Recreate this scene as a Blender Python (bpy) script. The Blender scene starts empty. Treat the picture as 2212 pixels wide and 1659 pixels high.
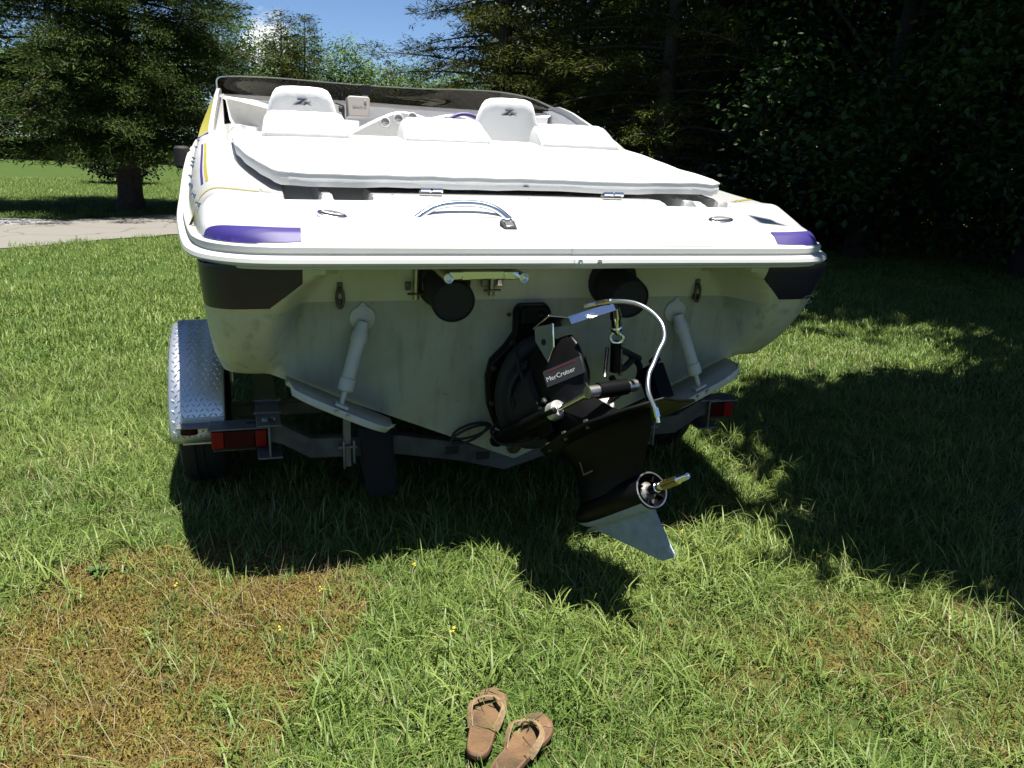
import bpy, bmesh, math, random
import numpy as np
from mathutils import Matrix, Vector
R = math.radians
rng = np.random.default_rng(7)
random.seed(7)
sc = bpy.context.scene
col = sc.collection

# ------------------------------------------------------------------ camera
CAM = Vector((-0.93819, -2.8, 1.5))
YAW, PITCH, ROLL = 0.29884358, 0.28263279, 0.03796662
cd = bpy.data.cameras.new('camera')
cd.sensor_width = 36.0
cd.lens = 36.0 * 1720 / 2212
cd.clip_start, cd.clip_end = 0.05, 2000
cam = bpy.data.objects.new('camera', cd)
col.objects.link(cam)
F = Vector((math.sin(YAW) * math.cos(PITCH), math.cos(YAW) * math.cos(PITCH), -math.sin(PITCH)))
Rt = Vector((math.cos(YAW), -math.sin(YAW), 0))
Up = Rt.cross(F)
R2 = Rt * math.cos(ROLL) + Up * math.sin(ROLL)
U2 = Up * math.cos(ROLL) - Rt * math.sin(ROLL)
cam.matrix_world = Matrix(((R2.x, U2.x, -F.x, CAM.x), (R2.y, U2.y, -F.y, CAM.y), (R2.z, U2.z, -F.z, CAM.z), (0, 0, 0, 1)))
sc.camera = cam

# ------------------------------------------------------------------ light
SUN = Vector((0.085, -0.17, 1.0)).normalized()
sl = bpy.data.lights.new('sun', 'SUN')
sl.energy, sl.angle, sl.color = 5.0, R(0.55), (1.0, 0.96, 0.88)
so = bpy.data.objects.new('sun', sl)
so.rotation_euler = SUN.to_track_quat('Z', 'Y').to_euler()
so.location = (0, 0, 30)
col.objects.link(so)
world = bpy.data.worlds.new('World')
sc.world = world
world.use_nodes = True
wt = world.node_tree
wt.nodes.clear()
sky = wt.nodes.new('ShaderNodeTexSky')
sky.sky_type = 'NISHITA'
sky.sun_disc = False
sky.sun_elevation = math.asin(SUN.z)
sky.sun_rotation = math.atan2(SUN.x, SUN.y)
sky.ozone_density = 6.0
sky.air_density = 0.65
sky.dust_density = 0.15
bg = wt.nodes.new('ShaderNodeBackground')
bg.inputs[1].default_value = 0.05
wo = wt.nodes.new('ShaderNodeOutputWorld')
tc = wt.nodes.new('ShaderNodeTexCoord')
# cumulus clouds: one noise field over the whole sky, with the cloud seen beyond the trees
mp = wt.nodes.new('ShaderNodeMapping')
mp.inputs['Scale'].default_value = (1, 1, 2.2)
nz = wt.nodes.new('ShaderNodeTexNoise')
nz.inputs['Scale'].default_value = 4.0
nz.inputs['Detail'].default_value = 9
nz.inputs['Roughness'].default_value = 0.55
wt.links.new(tc.outputs['Generated'], mp.inputs[0])
wt.links.new(mp.outputs[0], nz.inputs[0])
dt = wt.nodes.new('ShaderNodeVectorMath'); dt.operation = 'DISTANCE'
wt.links.new(tc.outputs['Generated'], dt.inputs[0])
CLOUD = (0.010, 0.995, 0.092)
dt.inputs[1].default_value = CLOUD
bump = wt.nodes.new('ShaderNodeMapRange'); bump.clamp = True
bump.inputs[1].default_value, bump.inputs[2].default_value = 0.010, 0.066
bump.inputs[3].default_value, bump.inputs[4].default_value = 0.40, 0.0
wt.links.new(dt.outputs['Value'], bump.inputs[0])
ad = wt.nodes.new('ShaderNodeMath'); ad.operation = 'ADD'
wt.links.new(nz.outputs[0], ad.inputs[0]); wt.links.new(bump.outputs[0], ad.inputs[1])
cr = wt.nodes.new('ShaderNodeMapRange'); cr.interpolation_type = 'SMOOTHSTEP'
cr.inputs[1].default_value, cr.inputs[2].default_value = 0.70, 0.78
wt.links.new(ad.outputs[0], cr.inputs[0])
mxw = wt.nodes.new('ShaderNodeMixRGB')
wt.links.new(cr.outputs[0], mxw.inputs[0]); wt.links.new(sky.outputs[0], mxw.inputs[1])
mxw.inputs[2].default_value = (8.4, 8.6, 9.0, 1)
wt.links.new(mxw.outputs[0], bg.inputs[0]); wt.links.new(bg.outputs[0], wo.inputs[0])
sc.view_settings.view_transform = 'Standard'
sc.view_settings.look = 'None'
sc.view_settings.gamma = 1.0
sc.view_settings.exposure = 1.5
sc.cycles.max_bounces = 10
sc.cycles.transparent_max_bounces = 16

# ------------------------------------------------------------------ materials
def new_mat(name):
    m = bpy.data.materials.new(name); m.use_nodes = True
    nt = m.node_tree; b = nt.nodes['Principled BSDF']
    return m, nt, b
def mat(name, colr, rough=0.5, metal=0.0, var=0.0, vscale=8.0, bump=0.0, bscale=60.0, coat=0.0, spec=None):
    m, nt, b = new_mat(name)
    b.inputs['Base Color'].default_value = (*colr, 1); b.inputs['Roughness'].default_value = rough
    b.inputs['Metallic'].default_value = metal; b.inputs['Coat Weight'].default_value = coat
    if spec is not None: b.inputs['Specular IOR Level'].default_value = spec
    g = nt.nodes.new('ShaderNodeNewGeometry')
    if var > 0:
        n = nt.nodes.new('ShaderNodeTexNoise'); n.inputs['Scale'].default_value = vscale; n.inputs['Detail'].default_value = 6
        nt.links.new(g.outputs['Position'], n.inputs[0])
        mr = nt.nodes.new('ShaderNodeMapRange'); mr.inputs[1].default_value, mr.inputs[2].default_value = .3, .7
        mr.inputs[3].default_value, mr.inputs[4].default_value = 1 - var, 1 + var * .4
        nt.links.new(n.outputs[0], mr.inputs[0])
        mx = nt.nodes.new('ShaderNodeVectorMath'); mx.operation = 'SCALE'; mx.inputs[0].default_value = colr
        nt.links.new(mr.outputs[0], mx.inputs['Scale']); nt.links.new(mx.outputs[0], b.inputs['Base Color'])
    if bump > 0:
        n2 = nt.nodes.new('ShaderNodeTexNoise'); n2.inputs['Scale'].default_value = bscale; n2.inputs['Detail'].default_value = 4
        nt.links.new(g.outputs['Position'], n2.inputs[0])
        bp = nt.nodes.new('ShaderNodeBump'); bp.inputs['Strength'].default_value = bump; bp.inputs['Distance'].default_value = .01
        nt.links.new(n2.outputs[0], bp.inputs['Height']); nt.links.new(bp.outputs[0], b.inputs['Normal'])
    return m
def leafmat(name, c1, c2, trans=0.25, rough=0.5, spec=0.3, nscale=0.6):
    """foliage: per-leaf tint attribute between two greens, some light through the leaf"""
    m, nt, b = new_mat(name)
    at = nt.nodes.new('ShaderNodeAttribute'); at.attribute_name = 'tint'
    g = nt.nodes.new('ShaderNodeNewGeometry')
    n = nt.nodes.new('ShaderNodeTexNoise'); n.inputs['Scale'].default_value = nscale; n.inputs['Detail'].default_value = 3
    nt.links.new(g.outputs['Position'], n.inputs[0])
    s = nt.nodes.new('ShaderNodeMath'); s.operation = 'MULTIPLY_ADD'; s.inputs[1].default_value = 1.0; s.inputs[2].default_value = -0.5
    nt.links.new(n.outputs[0], s.inputs[0])
    a2 = nt.nodes.new('ShaderNodeMath'); a2.operation = 'ADD'; a2.use_clamp = True
    nt.links.new(s.outputs[0], a2.inputs[0]); nt.links.new(at.outputs['Fac'], a2.inputs[1])
    mx = nt.nodes.new('ShaderNodeMixRGB'); mx.inputs[1].default_value = (*c1, 1); mx.inputs[2].default_value = (*c2, 1)
    nt.links.new(a2.outputs[0], mx.inputs[0]); nt.links.new(mx.outputs[0], b.inputs['Base Color'])
    b.inputs['Roughness'].default_value = rough; b.inputs['Specular IOR Level'].default_value = spec
    if trans > 0:
        t = nt.nodes.new('ShaderNodeBsdfTranslucent'); nt.links.new(mx.outputs[0], t.inputs[0])
        ms = nt.nodes.new('ShaderNodeMixShader'); ms.inputs[0].default_value = trans
        o = nt.nodes['Material Output']
        nt.links.new(b.outputs[0], ms.inputs[1]); nt.links.new(t.outputs[0], ms.inputs[2]); nt.links.new(ms.outputs[0], o.inputs[0])
    return m
M = {}
M['gel'] = mat('white_gelcoat', (.50, .50, .495), .22, var=.03, vscale=3, coat=.4)
M['rail'] = mat('white_rail_vinyl', (.44, .44, .425), .4, var=.05, vscale=6)
M['vinyl'] = mat('white_vinyl', (.50, .50, .495), .5, bump=.15, bscale=25)
M['seat'] = mat('seat_vinyl', (.74, .74, .73), .5, bump=.12, bscale=40)
M['vinyl_grey'] = mat('light_grey_vinyl', (.42, .41, .40), .5, bump=.1, bscale=60)
M['liner'] = mat('cockpit_liner', (.66, .655, .64), .55, var=.06, vscale=5)
M['purple'] = mat('purple_paint', (.019, .010, .115), .55, coat=.08)
M['purple_shaded'] = mat('shaded_purple_paint', (.014, .012, .026), .3, coat=.3)  # the same purple with shade put into the colour
M['yellow'] = mat('yellow_paint', (.30, .275, .045), .3, coat=.3)
M['chrome'] = mat('stainless_steel', (.75, .75, .75), .14, 1.0)
M['steel'] = mat('brushed_steel', (.42, .41, .38), .35, 1.0, var=.2, vscale=40)
M['dull'] = mat('tarnished_bronze', (.10, .085, .06), .5, .8, var=.4, vscale=60)
M['black'] = mat('black_drive_paint', (.003, .003, .0034), .42, var=.3, vscale=20, spec=.14)
M['rubber'] = mat('black_rubber', (.006, .006, .006), .75, var=.3, vscale=30, bump=.2, bscale=120)
M['tabpaint'] = mat('cream_white_paint', (.42, .42, .38), .45, var=.12, vscale=14)
M['red'] = mat('red_lens', (.20, .0015, .003), .3, spec=.25)
M['darkred'] = mat('dark_red_lens', (.04, .001, .0015), .3, spec=.15)
M['letter'] = mat('silver_lettering', (.30, .30, .30), .4)
M['redletter'] = mat('red_lettering', (.16, .008, .008), .4)
M['plate'] = mat('diamond_plate_aluminium', (.58, .60, .64), .36, .85, var=.1, vscale=9)
M['galv'] = mat('galvanised_steel', (.15, .155, .155), .5, .5, var=.25, vscale=18)
M['galv_shaded'] = mat('shaded_galvanised_steel', (.075, .076, .072), .7, .3, var=.45, vscale=14)  # galv darkened: under-boat shade put into the colour, over dirt mottling
M['skeg'] = mat('grey_skeg_paint', (.24, .275, .32), .8, var=.22, vscale=26, bump=.2, bscale=160)
M['carpet'] = mat('bunk_carpet', (.007, .007, .007), .95, bump=.5, bscale=200)
M['gps'] = mat('grey_plastic', (.24, .225, .205), .5)
M['gauge'] = mat('gauge_face', (.25, .25, .24), .3)
M['emblem'] = mat('dark_emblem_thread', (.05, .05, .08), .6)
M['sole'] = mat('worn_brown_leather', (.105, .056, .022), .7, var=.65, vscale=14, bump=.3, bscale=90)
M['strap'] = mat('tan_leather', (.20, .137, .07), .7, var=.25, vscale=50, bump=.3, bscale=120)
M['soleedge'] = mat('brown_rubber', (.085, .038, .018), .75, var=.2, vscale=30)
M['sticker'] = mat('white_sticker', (.5, .5, .5), .5)
M['yleaf'] = mat('yellow_petal', (.65, .42, .04), .6)
M['bark'] = mat('cedar_bark', (.045, .035, .028), .9, var=.5, vscale=12, bump=.8, bscale=30)
M['barkg'] = mat('grey_bark', (.014, .013, .011), .9, var=.5, vscale=10, bump=.8, bscale=25)

def hull_material():
    """white gelcoat, purple band in a shaded tone, and the duller bottom paint with scum stains below the waterline"""
    m, nt, b = new_mat('hull_gelcoat')
    L = nt.links; N = nt.nodes.new
    g = N('ShaderNodeNewGeometry'); sp = N('ShaderNodeSeparateXYZ'); L.new(g.outputs['Position'], sp.inputs[0])
    def math_(op, a, bb=None, c=None, clamp=False):
        n = N('ShaderNodeMath'); n.operation = op; n.use_clamp = clamp
        for i, v in enumerate((a, bb, c)):
            if v is None: continue
            if isinstance(v, (int, float)): n.inputs[i].default_value = v
            else: L.new(v, n.inputs[i])
        return n.outputs[0]
    x, y, z = sp.outputs[0], sp.outputs[1], sp.outputs[2]
    ax = math_('ABSOLUTE', x)
    # bottom paint starts at a level line
    wl = math_('GREATER_THAN', .967, z)
    n1 = N('ShaderNodeTexNoise'); n1.inputs['Scale'].default_value = 5; n1.inputs['Detail'].default_value = 8; L.new(g.outputs['Position'], n1.inputs[0])
    n2 = N('ShaderNodeTexNoise'); n2.inputs['Scale'].default_value = 28; n2.inputs['Detail'].default_value = 8; n2.inputs['Roughness'].default_value = .7; L.new(g.outputs['Position'], n2.inputs[0])
    def mix(f, a, bb):
        n = N('ShaderNodeMixRGB')
        if isinstance(f, (int, float)): n.inputs[0].default_value = f
        else: L.new(f, n.inputs[0])
        for i, v in ((1, a), (2, bb)):
            if isinstance(v, tuple): n.inputs[i].default_value = (*v, 1)
            else: L.new(v, n.inputs[i])
        return n.outputs[0]
    def ramp(s, lo, hi):
        n = N('ShaderNodeMapRange'); n.inputs[1].default_value = lo; n.inputs[2].default_value = hi; L.new(s, n.inputs[0]); return n.outputs[0]
    top = mix(ramp(n1.outputs[0], .4, .75), (.44, .43, .30), (.38, .37, .23))
    bot = mix(ramp(n1.outputs[0], .35, .7), (.29, .30, .245), (.22, .23, .18))
    bot = mix(math_('MULTIPLY', ramp(n2.outputs[0], .62, .70), .8), bot, (.12, .12, .09))
    bot = mix(math_('MULTIPLY', ramp(ax, .86, .93), .75), bot, (.46, .47, .39))
    scuff = math_('MULTIPLY', ramp(n1.outputs[0], .60, .66), .45)
    bot = mix(scuff, bot, (.27, .31, .27))
    stain = math_('MULTIPLY', math_('MULTIPLY', ramp(n2.outputs[0], .45, .62), ramp(z, .82, .70)), math_('MULTIPLY', math_('GREATER_THAN', ax, .9), .7))
    bot = mix(stain, bot, (.40, .38, .12))
    mpn = N('ShaderNodeMapping'); mpn.inputs['Scale'].default_value = (26, 26, 1.6); L.new(g.outputs['Position'], mpn.inputs[0])
    n3 = N('ShaderNodeTexNoise'); n3.inputs['Scale'].default_value = 1; n3.inputs['Detail'].default_value = 5; L.new(mpn.outputs[0], n3.inputs[0])
    drip = math_('MULTIPLY', ramp(n3.outputs[0], .52, .68), .38)
    bot = mix(drip, bot, (.13, .14, .10)); top = mix(math_('MULTIPLY', drip, .6), top, (.26, .24, .12))
    c = mix(wl, top, bot)
    side = math_('GREATER_THAN', math_('ADD', ax, math_('MULTIPLY', y, -.0)), 1.0)
    c = mix(math_('MULTIPLY', math_('GREATER_THAN', y, .32), wl), c, (.5, .5, .48))
    # dark band round the quarter: purple paint with shade put into its colour
    band = math_('MULTIPLY', math_('GREATER_THAN', z, .988), math_('GREATER_THAN', ax, math_('SUBTRACT', .948, math_('MULTIPLY', ramp(z, .99, 1.075), .103))))
    aftf = math_('LESS_THAN', y, -.075)
    bandm = math_('MULTIPLY', band, math_('MAXIMUM', aftf, math_('GREATER_THAN', ax, 1.1)))
    c = mix(bandm, c, (.014, .012, .026))
    L.new(c, b.inputs['Base Color']); b.inputs['Roughness'].default_value = .38
    return m
M['hull'] = hull_material()
def tint_glass():
    m, nt, b = new_mat('tinted_acrylic')
    nt.nodes.remove(b)
    t = nt.nodes.new('ShaderNodeBsdfTransparent'); t.inputs[0].default_value = (.32, .30, .265, 1)
    g = nt.nodes.new('ShaderNodeBsdfGlossy'); g.inputs[1].default_value = .05; g.inputs[0].default_value = (.6, .58, .54, 1)
    lw = nt.nodes.new('ShaderNodeLayerWeight'); lw.inputs[0].default_value = .5
    pw = nt.nodes.new('ShaderNodeMath'); pw.operation = 'POWER'; pw.inputs[1].default_value = 4; nt.links.new(lw.outputs['Facing'], pw.inputs[0])
    f = nt.nodes.new('ShaderNodeMath'); f.operation = 'MULTIPLY_ADD'; f.inputs[1].default_value = .45; f.inputs[2].default_value = .045; nt.links.new(pw.outputs[0], f.inputs[0])
    ms = nt.nodes.new('ShaderNodeMixShader')
    nt.links.new(f.outputs[0], ms.inputs[0]); nt.links.new(t.outputs[0], ms.inputs[1]); nt.links.new(g.outputs[0], ms.inputs[2])
    nt.links.new(ms.outputs[0], nt.nodes['Material Output'].inputs[0])
    return m
M['tint'] = tint_glass()
def braid_material():
    m, nt, b = new_mat('steel_braid')
    b.inputs['Metallic'].default_value = 1; b.inputs['Roughness'].default_value = .3
    g = nt.nodes.new('ShaderNodeNewGeometry')
    ck = nt.nodes.new('ShaderNodeTexNoise'); ck.inputs['Scale'].default_value = 420
    nt.links.new(g.outputs['Position'], ck.inputs[0])
    mr = nt.nodes.new('ShaderNodeMixRGB'); mr.inputs[1].default_value = (.25, .24, .21, 1); mr.inputs[2].default_value = (.85, .84, .8, 1)
    nt.links.new(ck.outputs[0], mr.inputs[0]); nt.links.new(mr.outputs[0], b.inputs['Base Color'])
    return m
M['braid'] = braid_material()

# ------------------------------------------------------------------ helpers
def thing(name, loc, label, cat, group=None):
    o = bpy.data.objects.new(name, None); o.empty_display_size = .2
    o.location = loc; col.objects.link(o)
    o['label'] = label; o['category'] = cat
    if group: o['group'] = group
    return o
def tag(o, label=None, cat=None, group=None, kind=None):
    for k, v in (('label', label), ('category', cat), ('group', group), ('kind', kind)):
        if v: o[k] = v
    return o
def world_offset(p):
    return p.location.copy() if p.type == 'EMPTY' else Vector((0, 0, 0))   # a mesh part's own verts are already in world space
def link(name, me, mats, parent=None, smooth=30, label=None):
    if not isinstance(mats, (list, tuple)): mats = [mats]
    for m in mats: me.materials.append(M[m] if isinstance(m, str) else m)
    o = bpy.data.objects.new(name, me); col.objects.link(o)
    if parent is not None:
        o.parent = parent
        o.matrix_parent_inverse = Matrix.Translation(-world_offset(parent))
    if smooth:
        me.polygons.foreach_set('use_smooth', [True] * len(me.polygons))
        me.set_sharp_from_angle(angle=R(smooth))
    if label: o['label'] = label
    return o
class G:
    """collects verts and faces of one part"""
    def __init__(s): s.v = []; s.f = []; s.m = []
    def add(s, v, f, mi=0):
        k = len(s.v); s.v += [tuple(map(float, p)) for p in v]; s.f += [tuple(k + i for i in q) for q in f]; s.m += [mi] * len(f); return s
    def grid(s, P, close_u=False, close_v=False, mi=0, flip=False):
        P = np.asarray(P, float); nu, nv = P.shape[:2]; f = []
        for i in range(nu if close_u else nu - 1):
            for j in range(nv if close_v else nv - 1):
                q = (i * nv + j, ((i + 1) % nu) * nv + j, ((i + 1) % nu) * nv + (j + 1) % nv, i * nv + (j + 1) % nv)
                f.append(q[::-1] if flip else q)
        return s.add(P.reshape(-1, 3), f, mi)
    def tube(s, path, r, n=10, smooth=0, mi=0, caps=True):
        p = np.asarray(path, float)
        if smooth: p = spline(p, smooth)
        m = len(p); rr = np.full(m, r) if np.isscalar(r) else np.interp(np.linspace(0, 1, m), np.linspace(0, 1, len(r)), r)
        T = np.gradient(p, axis=0); T /= np.linalg.norm(T, axis=1)[:, None]
        ref = np.array([0, 0, 1.]) if abs(T[0][2]) < .9 else np.array([1., 0, 0])
        u = np.cross(T[0], ref); u /= np.linalg.norm(u); P = []
        for i in range(m):
            u = u - T[i] * (u @ T[i]); u /= np.linalg.norm(u); w = np.cross(T[i], u)
            a = np.arange(n) / n * 2 * np.pi
            P.append(p[i] + rr[i] * (np.cos(a)[:, None] * u + np.sin(a)[:, None] * w))
        k = len(s.v); s.grid(P, close_v=True, mi=mi)
        if caps:
            s.f.append(tuple(k + i for i in range(n))[::-1]); s.m.append(mi)
            s.f.append(tuple(k + (m - 1) * n + i for i in range(n))); s.m.append(mi)
        return s
    def lathe(s, prof, o, ax, n=24, mi=0, flip=False):
        """prof: (distance along axis, radius)"""
        o = np.array(o, float); ax = np.array(ax, float); ax /= np.linalg.norm(ax)
        ref = np.array([0, 0, 1.]) if abs(ax[2]) < .9 else np.array([1., 0, 0])
        u = np.cross(ax, ref); u /= np.linalg.norm(u); w = np.cross(ax, u); a = np.arange(n) / n * 2 * np.pi
        P = [o + ax * t + r * (np.cos(a)[:, None] * u + np.sin(a)[:, None] * w) for t, r in prof]
        return s.grid(P, close_v=True, mi=mi, flip=flip)
    def box(s, c, sz, ax=None, mi=0):
        c = np.array(c, float); A = np.eye(3) if ax is None else np.array(ax, float)
        v = [c + A[0] * sz[0] * i / 2 + A[1] * sz[1] * j / 2 + A[2] * sz[2] * k / 2 for i in (-1, 1) for j in (-1, 1) for k in (-1, 1)]
        f = [(0, 1, 3, 2), (4, 6, 7, 5), (0, 4, 5, 1), (2, 3, 7, 6), (0, 2, 6, 4), (1, 5, 7, 3)]
        return s.add(v, f, mi)
    def prism(s, outline, o, u, w, d, t, mi=0):
        """2-D outline in the plane (o; u, w), thickness t along d"""
        o, u, w, d = (np.array(q, float) for q in (o, u, w, d)); n = len(outline)
        a = [o + u * p[0] + w * p[1] for p in outline]; b_ = [q + d * t for q in a]
        f = [tuple(range(n))[::-1], tuple(range(n, 2 * n))] + [(i, (i + 1) % n, n + (i + 1) % n, n + i) for i in range(n)]
        return s.add(a + b_, f, mi)
    def build(s, name, mats, parent=None, bevel=0, seg=2, smooth=35, sub=0, label=None, merge=0, fix=True):
        me = bpy.data.meshes.new(name)
        me.from_pydata(s.v, [], s.f)
        me.polygons.foreach_set('material_index', s.m)
        if fix or merge:
            bm = bmesh.new(); bm.from_mesh(me)
            if merge: bmesh.ops.remove_doubles(bm, verts=bm.verts, dist=merge)
            bmesh.ops.recalc_face_normals(bm, faces=bm.faces)
            bm.to_mesh(me); bm.free()
        o = link(name, me, mats, parent, smooth, label)
        if bevel:
            b_ = o.modifiers.new('bevel', 'BEVEL'); b_.width = bevel; b_.segments = seg; b_.limit_method = 'ANGLE'; b_.angle_limit = R(35)
        if sub:
            b_ = o.modifiers.new('subd', 'SUBSURF'); b_.levels = b_.render_levels = sub
        return o
def spline(p, per=6):
    p = np.asarray(p, float); q = np.vstack([2 * p[0] - p[1], p, 2 * p[-1] - p[-2]]); out = []
    for i in range(1, len(q) - 2):
        for t in np.arange(per) / per:
            a, b_, c, d = q[i - 1], q[i], q[i + 1], q[i + 2]
            out.append(.5 * (2 * b_ + (c - a) * t + (2 * a - 5 * b_ + 4 * c - d) * t * t + (3 * b_ - a - 3 * c + d) * t ** 3))
    out.append(p[-1]); return np.array(out)
def sstep(a, b_, x):
    t = np.clip((x - a) / (b_ - a), 0, 1); return t * t * (3 - 2 * t)
def text_mesh(body, size, o, u, w, extrude=.0008, shear=0.0):
    """lettering as mesh geometry lying in the plane (o; u, w)"""
    cu = bpy.data.curves.new('lettering', 'FONT'); cu.body = body; cu.size = size; cu.extrude = extrude; cu.shear = shear; cu.resolution_u = 3
    ob = bpy.data.objects.new('lettering', cu); col.objects.link(ob)
    me = bpy.data.meshes.new_from_object(ob)
    bpy.data.objects.remove(ob); bpy.data.curves.remove(cu)
    u, w = Vector(u).normalized(), Vector(w).normalized(); n = u.cross(w)
    me.transform(Matrix(((u.x, w.x, n.x, o[0]), (u.y, w.y, n.y, o[1]), (u.z, w.z, n.z, o[2]), (0, 0, 0, 1))))
    return me

# ================================================================== the boat
boat = thing('speedboat', (0, 3.2, .27), 'white speedboat with purple corner panels, stern toward the viewer, resting on the trailer', 'boat')
RAILP = np.array([(0, -.262), (.45, -.262), (.80, -.26), (.96, -.248), (1.055, -.20), (1.122, -.115), (1.163, 0), (1.19, .14), (1.235, .5), (1.286, 1.0), (1.306, 1.45), (1.312, 2.0), (1.30, 2.6), (1.275, 3.1), (1.20, 4), (.98, 5), (.60, 6), (.22, 6.6), (0, 6.75)])
RAILZ = lambda y: np.interp(y, [.2, .4, .6, .9, 1.1, 1.3, 1.45, 1.65, 1.95, 2.2, 2.6, 3.1, 4, 5, 6, 6.75], [1.17, 1.172, 1.178, 1.195, 1.216, 1.250, 1.293, 1.355, 1.430, 1.470, 1.495, 1.505, 1.53, 1.565, 1.60, 1.62])
half = spline(RAILP, 6)
def xr(y): return np.interp(y, RAILS_Y, RAILS_X)
_i = np.argmax(half[:, 1] > -.2615)
_h = half[half[:, 1] >= -.2618]; _h = _h[_h[:, 0] > .3]
RAILS_Y, RAILS_X = np.maximum.accumulate(_h[:, 1]), _h[:, 0]
def railpath(off, dz=0, side=1):
    d = np.gradient(half, axis=0); d /= np.linalg.norm(d, axis=1)[:, None]
    p = half + np.c_[d[:, 1], -d[:, 0]] * off
    p[0, 0] = 0; p[-1, 0] = 0
    return np.c_[p[:, 0] * side, p[:, 1], RAILZ(half[:, 1]) + dz]
def full(off, dz):
    a = railpath(off, dz); b_ = a[1:-1][::-1] * [-1, 1, 1]
    return np.vstack([a, b_])

# ---- hull
def xb(z): return np.interp(z, [.70, .78, .90, 1.02, 1.12], [1.13, 1.145, 1.153, 1.158, 1.162])
def yt(z): return .063 + (.992 - z) * .16
YP = lambda z: np.interp(z, [.69, .72, .76, .80, .87, .95, 1.03, 1.12], [.125, .085, .035, -.01, -.075, -.135, -.18, -.22])
XIN = lambda z: np.interp(z, [.70, .80, .90, .98, 1.03, 1.07, 1.10, 1.125], [1.0, .975, .95, .915, .885, .845, .79, .70])
def zb(x): return np.where(np.abs(x) < .97, .269 + np.abs(x) / .97 * .431, .70 + (np.abs(x) - .97) * .02)
def aft(x, z):
    ax = np.abs(x); t = sstep(-.10, .01, ax - XIN(z))
    y = yt(z) * (1 - t) + YP(z) * t
    d = np.clip((ax - (xb(z) - .12)) / .12, 0, 1)
    return y + .13 * (1 - np.sqrt(1 - d * d * .999))
hull = G()
xn = np.r_[np.linspace(0, .55, 8)[:-1], np.linspace(.55, .90, 22)[:-1], np.linspace(.90, 1, 11)]
xn = np.r_[-xn[::-1][:-1], xn]
NZ = 34
P = np.zeros((len(xn), NZ, 3))
for i, u in enumerate(xn):
    z0 = float(zb(u * 1.13))
    for j in range(NZ):
        z = z0 + (1.138 - z0) * (j / (NZ - 1))
        x = u * float(xb(z))
        P[i, j] = (x, float(aft(x, z)), z)
hull.grid(P)
# outer skin: gunwale - chine - keel sections from stern to bow
ST = [.4, 1, 2, 3, 4, 5, 5.8, 6.4, 6.72]
secs = []
for y in [None] + ST:
    pts = []
    if y is None:
        L = list(P[0, ::-1]); B = [P[i, 0] for i in range(1, len(xn) - 1)]; Rr = list(P[-1])
        secs.append(np.array(L + B + Rr)); continue
    rx, rz = float(xr(y)) - .04, float(RAILZ(y)) - .034
    k = max(0, (y - 3) / 3.72)
    cz, cx_ = .70 + .62 * k ** 1.8, rx * (.965 - .25 * k) - .0
    kz = .269 + 1.2 * max(0, (y - 4) / 2.72) ** 2
    zz = np.linspace(rz, cz, NZ); t = (rz - zz) / (rz - cz)
    xx = rx + (cx_ - rx) * t ** 1.6
    L = np.c_[-xx, np.full(NZ, y), zz]
    bx = xn[1:-1] * cx_
    ch = .83 * cx_ / .97 if cx_ else 1
    bz = np.where(np.abs(bx) < .87 * cx_, kz + (np.abs(bx) / (.87 * cx_ + 1e-6)) * (cz - kz), cz)
    B = np.c_[bx, np.full(len(bx), y), bz]
    secs.append(np.vstack([L, B, L[::-1] * [-1, 1, 1]]))
hull.grid(secs)
# underside of the swim platform, from the transom out to the rail
u_in = np.array([(x * 1.0, float(aft(x, 1.134)) + .004, 1.134) for x in np.linspace(-1.14, 1.14, 61)])
ro = full(-.008, -.052)
hp = half[half[:, 1] < .02]; 
out_ = np.array([(np.sign(x) * min(abs(x), 1.15), 0, 0) for x in np.linspace(-1.14, 1.14, 61)])
def yrail_at(x):
    h = half[half[:, 1] < .25]; return np.interp(abs(x), h[:, 0], h[:, 1])
u_out = np.array([(x, float(yrail_at(x)) + .004, 1.134) for x in np.linspace(-1.14, 1.14, 61)])
hull.grid([u_in, (u_in + u_out) / 2, u_out])
hull.build('hull', 'hull', boat, smooth=40, merge=.0015)

# ---- rub rail
rp = [(-.035, .034), (.004, .034), (.010, .028), (.010, .012), (.004, .008), (.004, .003), (.022, .001), (.034, -.006), (.037, -.018), (.031, -.027), (.016, -.032), (.008, -.033), (.008, -.038), (.003, -.041), (-.035, -.041)]
rr = G(); rr.grid([full(o_, z_) for o_, z_ in rp], close_v=True)
rail = rr.build('rub_rail', 'rail', boat, smooth=28)
jx = .09
j = G(); prof = [(o_ + .003, z_) for o_, z_ in rp[1:14]]
j.grid([[(x, -.262 - o_, 1.17 + z_) for o_, z_ in prof] for x in (jx - .055, jx + .055)])
jo = j.build('rail_joint', 'rail', rail, smooth=28)
for x in (jx - .035, jx + .035):
    s_ = G(); s_.lathe([(0, .0085), (.003, .008), (.005, .005), (.0055, 0)], (x, -.262 - .039, 1.157), (0, -1, 0), 12)
    s_.build('screw', 'chrome', rail)

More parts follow.
